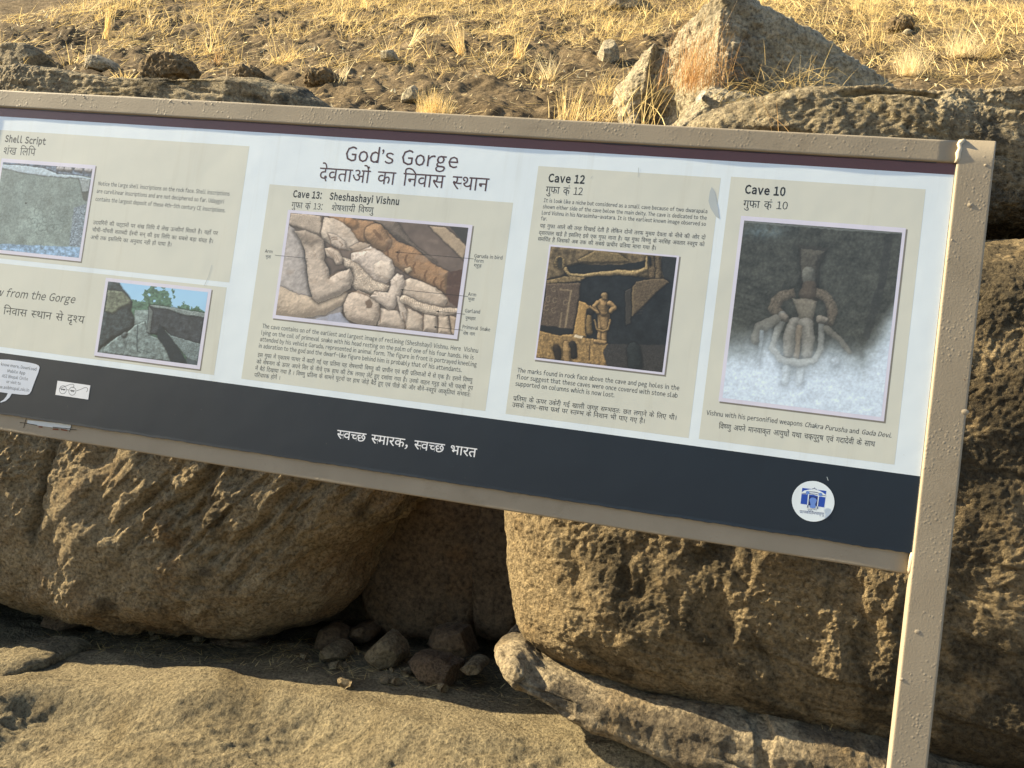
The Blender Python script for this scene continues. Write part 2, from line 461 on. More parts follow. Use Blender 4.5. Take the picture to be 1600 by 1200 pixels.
def beds(P, freq, seed, warp=0.9, sharp=0.18, Nn=None):
    """bedding planes: broken steps of uneven depth"""
    t = P[:, 2] * freq + P[:, 0] * freq * 0.16 + warp * fbm(P * np.array([1.6, 1.6, 1.0]), 3, seed=seed)
    k = np.floor(t); f = t - k
    h0 = np.sin(k * 12.9898 + seed) * 43758.5453; h0 = h0 - np.floor(h0)
    h1 = np.sin((k + 1) * 12.9898 + seed) * 43758.5453; h1 = h1 - np.floor(h1)
    brk = sstep(-0.35, 0.25, fbm(P * np.array([3.0, 3.0, 7.0]), 3, seed=seed + 5))
    pl = 1.0 if Nn is None else (1 - np.abs(Nn[:, 2])) ** 0.7
    return pl * ((h0 + (h1 - h0) * sstep(1 - sharp, 1, f) - 0.5) * brk - 0.35 * brk * np.exp(-((f - 1 + sharp * .5) / (0.4 * sharp)) ** 2))

def d_left(P, Nn):
    d = 0.055 * fbm(P * 1.5, 3, seed=70) + 0.022 * fbm(P * 5.0, 4, seed=71)
    g = np.stack([(P[:, 0] * 0.80 - P[:, 2] * 0.60) * 15, (P[:, 0] * 0.60 + P[:, 2] * 0.80) * 4.0, P[:, 1] * 7], 1)
    m = sstep(at(180, 700, 1.25)[0], at(330, 700, 1.25)[0], P[:, 0]) * sstep(0.45, 0.72, P[:, 2])
    d = d - 0.034 * (0.25 + m) * np.clip(fbm(g, 3, seed=72) * 2 + 0.2, 0, 1.3)
    xc = at(106, 780, 1.2)[0]
    cz = np.stack([0 * P[:, 2], 0 * P[:, 2] + 2.0, P[:, 2]], 1)
    dx = P[:, 0] - xc - 0.05 * fbm(cz * 4, 4, seed=77, gain=0.65)
    d = d - 0.055 * np.exp(-(dx / (0.010 + 0.010 * sstep(-0.3, 0.4, noise(cz * 9, 78)))) ** 2) * (0.6 + 0.5 * noise(cz * 5, 79)) * sstep(0.52, 0.66, P[:, 2])
    d = d + 0.020 * fbm(P * 13, 4, seed=74, gain=0.6) * (0.25 + 0.9 * sstep(-0.15, 0.35, fbm(P * 2.4, 2, seed=75) + 0.5 * (P[:, 2] - 0.62)))
    d = d + 0.0075 * fbm(P * 40, 3, seed=73) * (0.5 + sstep(-0.2, 0.3, fbm(P * 3.1, 2, seed=76)))
    return d
left_boulder = rock("boulder", [(-420, 900), (-200, 930), (0, 945), (60, 960), (150, 985), (250, 1000), (350, 1002), (430, 994), (500, 966), (540, 932), (553, 880), (575, 850), (615, 825), (645, 780), (655, 700), (630, 600), (500, 540), (0, 520), (-420, 560), (-560, 740)],
    1.15, 0.9, 0.34, 680, M_boulder, d_left, "large rounded tan boulder with a grooved face overhanging below the sign's left half", "boulder", dome=0.12, centre=(130, 770))

def d_right(P, Nn):
    d = 0.035 * fbm(P * 1.6, 3, seed=80) + 0.02 * fbm(P * 4.0, 3, seed=85)
    lowz = 1 - sstep(0.55, 0.85, P[:, 2]); rgt = sstep(0.15, 0.45, P[:, 0])
    d = d + 0.030 * beds(P, 9.0, 81, Nn=Nn) * np.maximum(lowz, 0.3 * rgt)
    m = sstep(at(830, 900, 1.2)[0], at(960, 900, 1.2)[0], P[:, 0]) * sstep(0.58, 0.78, P[:, 2])
    m = m * (1 - rgt)
    d = d - 0.022 * m * np.clip(fbm(P * np.array([9, 6, 5.0]), 3, seed=82) * 2, 0, 1.2)
    d = d + (0.010 * fbm(P * 15, 3, seed=86, gain=0.6) + 0.006 * fbm(P * 36, 3, seed=83)) * (0.35 + 0.9 * sstep(-0.2, 0.3, fbm(P * 2.2, 2, seed=87))) * (1 - 0.45 * rgt) + 0.004 * fbm(P * 70, 2, seed=84)
    return d
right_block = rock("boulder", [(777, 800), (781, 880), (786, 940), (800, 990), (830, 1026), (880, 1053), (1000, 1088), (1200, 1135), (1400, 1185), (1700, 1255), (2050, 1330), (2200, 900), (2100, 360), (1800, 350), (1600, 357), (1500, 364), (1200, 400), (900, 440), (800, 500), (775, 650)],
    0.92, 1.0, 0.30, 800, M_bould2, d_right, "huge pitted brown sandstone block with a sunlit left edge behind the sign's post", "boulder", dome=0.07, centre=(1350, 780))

def d_strata(P, Nn):
    d = 0.03 * fbm(P * 2.0, 3, seed=90)
    q = np.stack([P[:, 0] * 2.2, P[:, 1] * 5, (P[:, 2] + 0.17 * P[:, 0]) * 20], 1)
    d = d + 0.030 * beds(P, 10.0, 91, warp=0.35, sharp=0.10, Nn=Nn) * sstep(-0.2, 0.3, fbm(P * 1.9, 2, seed=98) + 0.15)
    # blocks broken out along the edge
    g = fbm(P * np.array([4.5, 4.5, 3.0]), 2, seed=99)
    return d - 0.014 * sstep(0.22, 0.27, g) + 0.008 * fbm(q, 3, seed=91) + 0.012 * fbm(P * 7, 4, seed=93) + 0.005 * fbm(P * 30, 3, seed=92)
def bar_rock(name, up, lo, y_front, depth, nx, nk, p, mat, disp, label, cat):
    """long low rock between an upper and a lower outline, rounded all round"""
    A = np.array([at(u, v, y_front + 0.06)[[0, 2]] for u, v in up]); B = np.array([at(u, v, y_front + 0.06)[[0, 2]] for u, v in lo])
    x0, x1 = max(A[0, 0], B[0, 0]), min(A[-1, 0], B[-1, 0])
    x = x0 + (x1 - x0) * np.linspace(0, 1, nx)
    zt, zb = np.interp(x, A[:, 0], A[:, 1]), np.interp(x, B[:, 0], B[:, 1])
    k = np.ones(9) / 9; sm = lambda q: np.convolve(np.pad(q, 4, mode='edge'), k, 'valid')
    zt, zb = sm(zt), sm(zb)
    h = np.maximum((zt - zb) / 2, 0.002); zc = (zt + zb) / 2
    end = np.clip(np.minimum(x - x0, x1 - x) / 0.12, 0, 1); end = np.sqrt(1 - (1 - end) ** 2)
    t = np.linspace(0, 2 * np.pi, nk, endpoint=False)
    ct, st = np.cos(t), np.sin(t)
    ce, se = np.sign(ct) * np.abs(ct) ** (2 / p), np.sign(st) * np.abs(st) ** (2 / p)
    X = np.repeat(x[:, None], nk, 1)
    Y = y_front + depth / 2 - depth / 2 * ce[None, :] * (0.25 + 0.75 * end[:, None])
    Z = zc[:, None] + h[:, None] * se[None, :] * end[:, None]
    V = np.stack([X, Y, Z], -1).reshape(-1, 3)
    ii = np.arange((nx - 1) * nk); r_, c_ = ii // nk, ii % nk
    F = np.stack([r_ * nk + c_, r_ * nk + (c_ + 1) % nk, (r_ + 1) * nk + (c_ + 1) % nk, (r_ + 1) * nk + c_], 1)
    Nn = vnormals(V, F)
    if np.mean(Nn[:, 1] * (V[:, 1] - V[:, 1].mean())) < 0: F = F[:, ::-1]; Nn = -Nn
    V = V + Nn * disp(V, Nn)[:, None]
    e0, e1 = V[:nk].mean(0), V[-nk:].mean(0)
    n0 = len(V); V = np.vstack([V, [e0, e1]]); q = np.arange(nk); last = (nx - 1) * nk
    T = np.vstack([F[:, [0, 1, 2]], F[:, [0, 2, 3]], np.stack([q, (q + 1) % nk, 0 * q + n0], 1), np.stack([last + (q + 1) % nk, last + q, 0 * q + n0 + 1], 1)])
    ob = mesh_obj(name, V, T, mat, smooth=True)
    base = np.array([V[:, 0].mean(), V[:, 1].mean(), V[:, 2].min()])
    ob.data.transform(Matrix.Translation(-Vector(base))); ob.location = base
    return tag(ob, label, cat)
strata = bar_rock("rock_ledge", [(756, 1030), (765, 1014), (780, 1008), (805, 1013), (840, 1040), (900, 1060), (1010, 1088), (1120, 1096), (1200, 1108), (1300, 1128), (1500, 1190), (1850, 1260)],
    [(756, 1036), (770, 1056), (810, 1084), (860, 1118), (920, 1152), (1000, 1190), (1060, 1217), (1250, 1275), (1500, 1350), (1850, 1420)],
    0.90, 0.8, 620, 460, 3.6, M_paleledge, d_strata, "low pale layered rock ledge jutting out under the huge pitted block", "rock ledge")
def d_smooth(P, Nn):
    return 0.05 * fbm(P * 1.8, 3, seed=95) + 0.012 * fbm(P * 9, 4, seed=96)
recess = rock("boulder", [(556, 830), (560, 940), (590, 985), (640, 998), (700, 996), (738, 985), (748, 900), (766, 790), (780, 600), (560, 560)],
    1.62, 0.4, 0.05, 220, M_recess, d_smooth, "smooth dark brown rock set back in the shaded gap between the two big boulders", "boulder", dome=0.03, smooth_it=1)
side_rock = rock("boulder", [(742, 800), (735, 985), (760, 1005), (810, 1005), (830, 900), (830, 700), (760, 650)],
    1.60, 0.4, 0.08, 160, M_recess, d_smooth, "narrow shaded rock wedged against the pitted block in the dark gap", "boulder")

def d_ledge(P, Nn):
    d = 0.035 * fbm(P * 2.0, 3, seed=100) + 0.016 * fbm(P * 7.5, 5, seed=101, gain=0.62)
    q = np.stack([P[:, 0] * 1.8, P[:, 1] * 2, P[:, 2] * 16], 1)
    d = d + 0.035 * beds(P, 7.0, 102, Nn=Nn) + 0.007 * fbm(P * 30, 3, seed=103, billow=True)
    zc = at(1350, 177, 1.25)[2] + 0.01 * np.sin(P[:, 0] * 9)
    d = d - 0.03 * np.exp(-((P[:, 2] - zc) / 0.010) ** 2) * sstep(at(1290, 177, 1.2)[0], at(1320, 177, 1.2)[0], P[:, 0]) * (1 - sstep(at(1440, 177, 1.2)[0], at(1470, 177, 1.2)[0], P[:, 0]))
    return d
right_ledge = rock("rock_ledge", [(1052, 215), (1090, 180), (1160, 150), (1240, 136), (1330, 132), (1450, 136), (1600, 132), (1850, 128), (2100, 200), (2100, 340), (1800, 352), (1600, 348), (1400, 345), (1100, 330)],
    1.12, 0.9, 0.12, 520, M_ledge, d_ledge, "thick weathered rock ledge running behind the sign's upper right corner", "rock ledge", dome=0.02, centre=(1500, 240))
left_ledge = rock("rock_ledge", [(-420, 95), (-150, 102), (0, 106), (100, 108), (190, 120), (260, 124), (330, 126), (420, 124), (480, 133), (530, 165), (530, 300), (-400, 300)],
    1.38, 0.9, 0.16, 420, M_ledge, d_ledge, "flat rough rock ledge just above the left end of the sign's top rail", "rock ledge", dome=0.02, centre=(0, 200))

def d_jag(P, Nn):
    return 0.03 * fbm(P * 4.5, 3, seed=110) + 0.018 * fbm(P * 13, 4, seed=111, billow=True) + 0.006 * fbm(P * 40, 3, seed=112)
xr = at(1122, 60, 1.6)[0]
def jag_front(x, z):
    a1, a2 = at(1027, 40, 1.7), at(992, 195, 1.7)
    xl = a1[0] + (z - a1[2]) * (a2[0] - a1[0]) / (a2[2] - a1[2])
    step = 0.06 * sstep(0, 0.03, x - xl) * (1 - sstep(0.12, 0.32, x - xl))
    h = at(1028, 165, 1.65)
    hollow = 0.13 * np.exp(-((x - h[0]) / 0.09) ** 2 - ((z - h[2]) / 0.07) ** 2)
    return np.maximum(0.62 * (xr - x), 0.55 * (x - xr)) + step + hollow
jag = rock("boulder", [(950, 110), (975, 72), (1015, 34), (1042, 36), (1068, 10), (1100, -14), (1160, -20), (1240, -4), (1330, 16), (1415, 48), (1480, 86), (1540, 134), (1520, 190), (1100, 215), (1000, 205), (968, 196), (962, 150)],
    1.52, 0.95, 0.08, 420, M_grey, d_jag, "big jagged rock with pale left face and dark right face above the sign", "boulder", smooth_it=1, centre=(1130, 110),
    front=jag_front)
small_lit = rock("stone", [(1040, 215), (1062, 190), (1085, 160), (1100, 138), (1128, 134), (1150, 150), (1200, 158), (1225, 190), (1200, 220)],
    1.35, 0.35, 0.06, 150, M_grey, d_jag, "pale broken rock with a white chip, at the foot of the big jagged rock", "rock", smooth_it=1)
_chip = mesh_obj("pale_chip", [at(1086, 156, 1.31), at(1098, 140, 1.32), at(1103, 143, 1.31), at(1092, 160, 1.30), at(1096, 150, 1.40)], [(0, 1, 2, 3), (0, 3, 4), (3, 2, 4), (2, 1, 4), (1, 0, 4)], M_chipstone)
_chip.parent = small_lit; _chip.matrix_parent_inverse = Matrix.Translation(-Vector(small_lit.location))

def d_clod(P, Nn):
    return 0.018 * fbm(P * 11, 3, seed=120, billow=True) + 0.012 * fbm(P * 30, 3, seed=121, billow=True)
def d_st(P, Nn):
    return 0.012 * fbm(P * 9, 3, seed=125) + 0.004 * fbm(P * 34, 3, seed=126)

def stone_at(name, px, y, depth, edge, mat, disp, label, cat="stone", n=70, **k):
    k.setdefault("facets", 0 if mat is M_clod else 11)
    k.setdefault("group", "loose stones under the boulders" if max(q[1] for q in px) > 600 else "stones and clods on the slope")
    return rock(name, px, y, depth, edge, n, mat, disp, label, cat, smooth_it=1, **k)

def hill_stone(px, mat, disp, label, cat, name, sink=0.02, depth=0.12):
    u = np.mean([p[0] for p in px]); v = max(p[1] for p in px)
    b = on_hill(u, v - 2)
    return stone_at(name, px, b[1] - 0.03, depth, 0.05, mat, disp, label, cat, n=80)
hill_stone([(212, 108), (222, 90), (250, 80), (282, 84), (300, 98), (290, 118), (240, 128), (215, 126)], M_clod, d_clod, "big dark crumbly clod of earth on the left rock ledge", "clod", "earth_clod")
hill_stone([(118, 100), (132, 88), (152, 82), (168, 90), (172, 106), (130, 110)], M_grey, d_st, "small pale stone lying just above the left rock ledge", "stone", "stone")
hill_stone([(-20, 80), (10, 66), (40, 66), (62, 78), (75, 104), (-20, 106)], M_ledge, d_st, "dark bluish rock half buried at the photo's left edge", "rock", "rock")
hill_stone([(362, 112), (378, 100), (402, 104), (408, 120), (390, 130), (364, 126)], M_clod, d_clod, "smaller dark earth clod at the right end of the left rock ledge", "clod", "earth_clod")
hill_stone([(470, 118), (490, 104), (520, 108), (528, 126), (500, 136), (474, 132)], M_clod, d_clod, "dark earth clod on bare soil left of the round grass tuft", "clod", "earth_clod")
hill_stone([(622, 162), (636, 136), (650, 132), (654, 150), (640, 164)], M_grey, d_st, "upright pale stone flake just left of the round grass tuft", "stone", "stone", depth=0.06)
hill_stone([(590, 96), (598, 76), (616, 78), (620, 94)], M_grey, d_st, "small angular stone on the soil bank above the round grass tuft", "stone", "stone", depth=0.07)
hill_stone([(932, 94), (938, 62), (956, 58), (966, 74), (962, 100)], M_grey, d_st, "knobbly stone leaning against the pale side of the big jagged rock", "stone", "stone")
hill_stone([(945, 10), (960, -4), (1000, -4), (1022, 4), (1016, 14), (960, 16)], M_ledge, d_st, "flat dark rock at the top edge, left of the jagged rock", "rock", "rock")
hill_stone([(1262, 90), (1275, 77), (1296, 80), (1300, 92), (1275, 97)], M_redstone, d_st, "small brown stone in the shadow of the jagged rock's right face", "stone", "stone", depth=0.07)
hill_stone([(1386, 40), (1396, 24), (1420, 22), (1432, 36), (1420, 48), (1392, 50)], M_clod, d_clod, "dark clod on the slope right of the jagged rock", "clod", "earth_clod")
hill_stone([(1408, 54), (1413, 45), (1424, 45), (1427, 55)], M_grey, d_st, "tiny pale stone above the fuzzy tuft on the right", "stone", "stone", depth=0.05)

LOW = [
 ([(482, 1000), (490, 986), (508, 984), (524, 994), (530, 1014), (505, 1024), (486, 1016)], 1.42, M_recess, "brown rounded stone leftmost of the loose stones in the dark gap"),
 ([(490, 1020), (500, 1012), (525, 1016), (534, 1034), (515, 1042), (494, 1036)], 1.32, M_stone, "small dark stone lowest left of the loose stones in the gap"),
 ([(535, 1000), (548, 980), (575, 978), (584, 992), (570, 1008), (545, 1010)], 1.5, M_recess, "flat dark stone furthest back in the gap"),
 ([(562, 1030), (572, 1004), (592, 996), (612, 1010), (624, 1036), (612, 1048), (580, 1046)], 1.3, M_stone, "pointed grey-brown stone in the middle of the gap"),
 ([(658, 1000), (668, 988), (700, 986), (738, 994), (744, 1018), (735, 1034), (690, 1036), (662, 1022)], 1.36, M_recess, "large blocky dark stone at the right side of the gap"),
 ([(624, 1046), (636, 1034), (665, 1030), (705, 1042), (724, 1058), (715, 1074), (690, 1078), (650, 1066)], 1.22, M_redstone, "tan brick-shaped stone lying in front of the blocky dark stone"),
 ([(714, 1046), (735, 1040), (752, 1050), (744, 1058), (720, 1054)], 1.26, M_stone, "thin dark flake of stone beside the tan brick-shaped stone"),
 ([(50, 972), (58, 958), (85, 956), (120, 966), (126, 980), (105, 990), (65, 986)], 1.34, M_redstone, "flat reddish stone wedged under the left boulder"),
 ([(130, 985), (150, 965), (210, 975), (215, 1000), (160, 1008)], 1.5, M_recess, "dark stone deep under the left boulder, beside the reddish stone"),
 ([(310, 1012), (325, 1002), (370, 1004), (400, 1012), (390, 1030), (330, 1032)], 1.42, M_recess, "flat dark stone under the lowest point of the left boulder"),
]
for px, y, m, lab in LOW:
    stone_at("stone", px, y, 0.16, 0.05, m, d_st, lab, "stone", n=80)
stone_at("rock", [(-120, 1090), (-60, 1040), (0, 1022), (40, 1026), (62, 1042), (40, 1060), (0, 1085), (-60, 1110)], 0.95, 0.3, 0.09, M_slab, d_st, "rounded low rock on the slab at the photo's lower left edge", "rock", n=120, facets=0)
pebble = None
rgp = np.random.default_rng(21)
for k in range(34):
    u, v = rgp.uniform(450, 725), rgp.uniform(1000, 1085)
    if k < 6: u, v = rgp.uniform(20, 330), rgp.uniform(990, 1010)
    p = at(u, v, 1.0); dr = ray(u, v); t = np.linspace(1.9, 3.2, 300) / dr[1]; q = CAM + t[:, None] * dr
    kk = np.argmax(slab_z(q[:, 0], q[:, 1]) > q[:, 2]); q = q[kk]
    if pebble is None:
        pebble = stone_at("pebble", [(600, 1030), (606, 1022), (618, 1021), (624, 1030), (616, 1036), (604, 1036)], 1.2, 0.045, 0.02, M_stone, d_st, "small dusty pebble among the straw in the shaded gap", "pebble", n=22, group="pebbles in the gap")
        o = pebble
    else:
        o = pebble.copy(); COL.objects.link(o)
    s_ = rgp.uniform(0.35, 1.0)
    o.location = q; o.scale = (s_, s_ * rgp.uniform(0.7, 1.2), s_ * rgp.uniform(0.6, 1.1)); o.rotation_euler = (rgp.uniform(-.4, .4), rgp.uniform(-.4, .4), rgp.uniform(0, 6.3))
shade_boulder = rock("boulder", [(-700, 640), (-420, 700), (-330, 800), (-300, 960), (-330, 1060), (-500, 1120), (-900, 1160), (-1200, 900), (-1000, 680)],
    0.80, 1.2, 0.3, 200, M_boulder, d_smooth, "tan boulder added out of view on the left to shade the slab", "boulder", dome=0.08)  # unseen boulder, added to cast shade on the slab and left boulder's base
# ------------------------------------------------------------------ the sign
sign = thing("information_sign", "long tan metal framed information sign with English and Hindi texts and five photographs, on posts", "information sign", (0, 0, -0.38))
def child(name, V, F, mat, parent=sign, **k):
    o = mesh_obj(name, V, F, mat, None, **k)
    o.parent = parent
    loc = Vector((0, 0, 0)); p = parent
    while p is not None: loc += p.location; p = p.parent
    o.data.transform(Matrix.Translation(-loc))
    return o

def rbox(x0, x1, y0, y1, z0, z1, r, axis, seg=4, cap=True, jit=0.0, cuts=1):
    """bar along axis 'x' or 'z' with rounded long edges"""
    if axis == 'x': a0, a1, b0, b1 = y0, y1, z0, z1
    else: a0, a1, b0, b1 = x0, x1, y0, y1
    prof = []
    for (cx, cy, s) in ((a1 - r, b1 - r, 0), (a0 + r, b1 - r, 1), (a0 + r, b0 + r, 2), (a1 - r, b0 + r, 3)):
        for k in range(-1, seg + 2):
            t = (s + min(max(k, 0), seg) / seg) * math.pi / 2; e = 0.0012 * (k < 0) * (r > 0.001), 0.0012 * (k > seg) * (r > 0.001)
            ux, uy = math.cos(t), math.sin(t)
            prof.append((cx + r * ux + e[0] * uy - e[1] * uy, cy + r * uy - e[0] * ux + e[1] * ux))
    n = len(prof); V = []; F = []
    e0, e1 = (x0, x1) if axis == 'x' else (z0, z1)
    for i in range(cuts + 1):
        t = e0 + (e1 - e0) * i / cuts
        for (a, b) in prof: V.append((t, a, b) if axis == 'x' else (a, b, t))
    for i in range(cuts):
        for k in range(n):
            F.append((i * n + k, i * n + (k + 1) % n, (i + 1) * n + (k + 1) % n, (i + 1) * n + k))
    F.append(tuple(range(n))[::-1]); F.append(tuple(cuts * n + k for k in range(n)))
    if jit:
        V = np.array(V); V[:, 1] += jit * noise(V * 9, 5); V[:, 2] += jit * noise(V * 7, 6)
    if axis == 'x': F = [f[::-1] for f in F]
    return V, F

XL = -1.828                                  # left edge of the printed sheet
ZB = ZT - 0.6105                             # its lower edge
H0 = ZT - 0.0192                             # lower edge of the maroon band
ND = ZT - 0.4923                             # upper edge of the dark band
o = child("top_rail", *rbox(XL - 0.004, -0.0012, -0.0042, 0.016, ZT - 0.0012, ZT + 0.0345, 0.0032, 'x', jit=0.0006, cuts=60), M_paint, smooth=True)
o = child("bottom_rail", *rbox(XL - 0.004, -0.0012, 0.0045, 0.022, ZB - 0.0335, ZB + 0.004, 0.003, 'x', jit=0.0006, cuts=60), M_paint, smooth=True)
for xa, xb in ((-0.0015, 0.0515), (XL - 0.053, XL - 0.0035)):
    child("post", *rbox(xa, xb, -0.0055, 0.011, -0.38, ZT + 0.0355, 0.003, 'z', jit=0.0005, cuts=60), M_paint, smooth=True)
def bead(pts, name="weld_bead"):
    V = []; F = []; n = 10
    for i, (x, y, z, r) in enumerate(pts):
        for k in range(n):
            t = 2 * math.pi * k / n
            V.append((x + r * math.cos(t), y + r * math.sin(t) * 0.8, z + 0.25 * r * math.sin(3 * t)))
    for i in range(len(pts) - 1):
        for k in range(n):
            F.append((i * n + k, i * n + (k + 1) % n, (i + 1) * n + (k + 1) % n, (i + 1) * n + k))
    F.append(tuple(range(n))[::-1]); F.append(tuple((len(pts) - 1) * n + k for k in range(n)))
    return child(name, V, F, M_bead, smooth=True)
bead([(0.004, -0.004, ZT + 0.036, 0.003), (0.002, -0.0045, ZT + 0.033, 0.0048), (-0.001, -0.004, ZT + 0.028, 0.0036), (0.001, -0.0045, ZT + 0.022, 0.0032), (-0.001, -0.0045, ZT + 0.014, 0.0042), (0.000, -0.004, ZT + 0.006, 0.0036), (-0.002, -0.0035, ZT - 0.001, 0.0032)])
bead([(-0.0015, 0.000, ZB + 0.001, 0.002), (-0.001, -0.001, ZB - 0.005, 0.0042), (-0.0015, -0.0005, ZB - 0.016, 0.004), (-0.001, 0.001, ZB - 0.027, 0.0042), (-0.0015, 0.003, ZB - 0.032, 0.002)])
# paint drips and lumps on the frame
def lump(x, y, z, rx, rz, h):
    n = 8; b = 0; V = []; F = []
    for q, (s, e) in enumerate(((1, 0), (0.7, 0.6), (0.3, 0.95))):
        for k in range(n):
            t = 2 * math.pi * k / n
            V.append((x + rx * s * math.cos(t), y - h * e, z + rz * s * math.sin(t)))
    V.append((x, y - h, z))
    for q in range(2):
        for k in range(n): F.append((b + q * n + k, b + q * n + (k + 1) % n, b + (q + 1) * n + (k + 1) % n, b + (q + 1) * n + k))
    for k in range(n): F.append((b + 2 * n + k, b + 2 * n + (k + 1) % n, b + 3 * n))
    child("paint_lump", V, F, M_paint, smooth=True)
for _ in range(12):
    r = 0.0006 + 0.0014 * random.random() ** 3
    lump(0.003 + 0.042 * random.random() ** 1.3, -0.0052, 0.75 + 1.0 * random.random(), r, r * (0.8 + random.random()), r * 0.4)
for (u, v, r) in ((1514, 322, .0055), (1506, 644, .006), (1432, 986, .006), (1408, 1060, .004), (1538, 260, .0035)):
    p = S(u, v); lump(p[0], -0.0052, p[1], r, r * 0.8, 0.0014)
for _ in range(8):
    r = 0.0004 + 0.001 * random.random() ** 3
    lump(-1.75 * random.random() - 0.01, -0.0040, ZT + 0.004 + 0.026 * random.random(), r * 1.3, r, r * 0.6)
for (u, v) in ((133, 150), (135, 153), (268, 158), (286, 159), (296, 160), (322, 161), (333, 163), (118, 153)):
    p = S(u, v); lump(p[0], -0.0040, p[1] - 0.002, .0022, .0016, 0.001)

# the board with its printed sheet
board = child("panel", *rbox(XL, -0.0022, 0.0, 0.0032, ZB, ZT, 0.0002, 'x', seg=1), M_white)
def sheet(name, poly, y, mat, parent=board):
    """flat printed shape; poly in sign coordinates (x, z)"""
    V = [(p[0], y, p[1]) for p in poly]
    a = sum(poly[i][0] * poly[(i + 1) % len(poly)][1] - poly[(i + 1) % len(poly)][0] * poly[i][1] for i in range(len(poly)))
    f = tuple(range(len(V)))
    return child(name, V, [f if a > 0 else f[::-1]], mat, parent)
def quad(x0, x1, z0, z1): return [(x0, z0), (x1, z0), (x1, z1), (x0, z1)]
sheet("header_band", quad(XL, -0.0024, H0, ZT - 0.0002), -0.00004, M_maroon)
# dark band: its lower edge has come loose and curls a little away from the rail
nx, nz = 420, 40
gx = np.linspace(XL, -0.0024, nx); gz = np.concatenate([np.linspace(0, 0.95, 10), np.linspace(0.955, 1, 30)])
X, T = np.meshgrid(gx, gz)
rag = 0.0016 * fbm(np.stack([gx * 14, 0 * gx, 0 * gx], 1), 3, seed=9) + 0.001 * noise(np.stack([gx * 90, 0 * gx, 0 * gx], 1), 4)
zb = ZB - 0.001 + rag
Z = ND + (zb[None, :] - ND) * T
curl = (0.0001 + 0.0002 * np.clip(0.4 + fbm(np.stack([gx * 4.2, 0 * gx + 3, 0 * gx], 1), 2, seed=14) * 1.6, 0, 1.6))
Yc = -0.00005 - curl[None, :] * sstep(0.955, 1.0, T) 
child("footer_band", np.stack([X, Yc, Z], -1).reshape(-1, 3), grid_faces(nz, nx)[:, ::-1].copy(), M_navy, board, smooth=True)

def pq(*pts): return [tuple(S(*p)) for p in pts]
def rect_from(x0, x1, z0, z1): return quad(x0, x1, z0, z1)
def z_of(u, v): return S(u, v)[1]
def x_of(u, v): return S(u, v)[0]
sheet("text_block", quad(XL + 0.02, x_of(375, 329), z_of(355, 441), z_of(389, 228.5)), -0.00004, M_beige)
sheet("text_block", quad(XL + 0.02, x_of(344, 520), z_of(334, 586), z_of(353, 449)), -0.00004, M_beige)
sheet("text_block", quad(x_of(402, 420), x_of(780, 480), z_of(757, 642), z_of(422, 288)), -0.00004, M_beige)
sheet("text_block", quad(x_of(816, 450), x_of(1105, 450), z_of(1076.6, 684.5), z_of(844, 259.5)), -0.00004, M_beige)
sheet("text_block", quad(x_of(1119, 465), x_of(1421, 520), z_of(1395, 725.7), z_of(1448.6, 296)), -0.00004, M_beige)

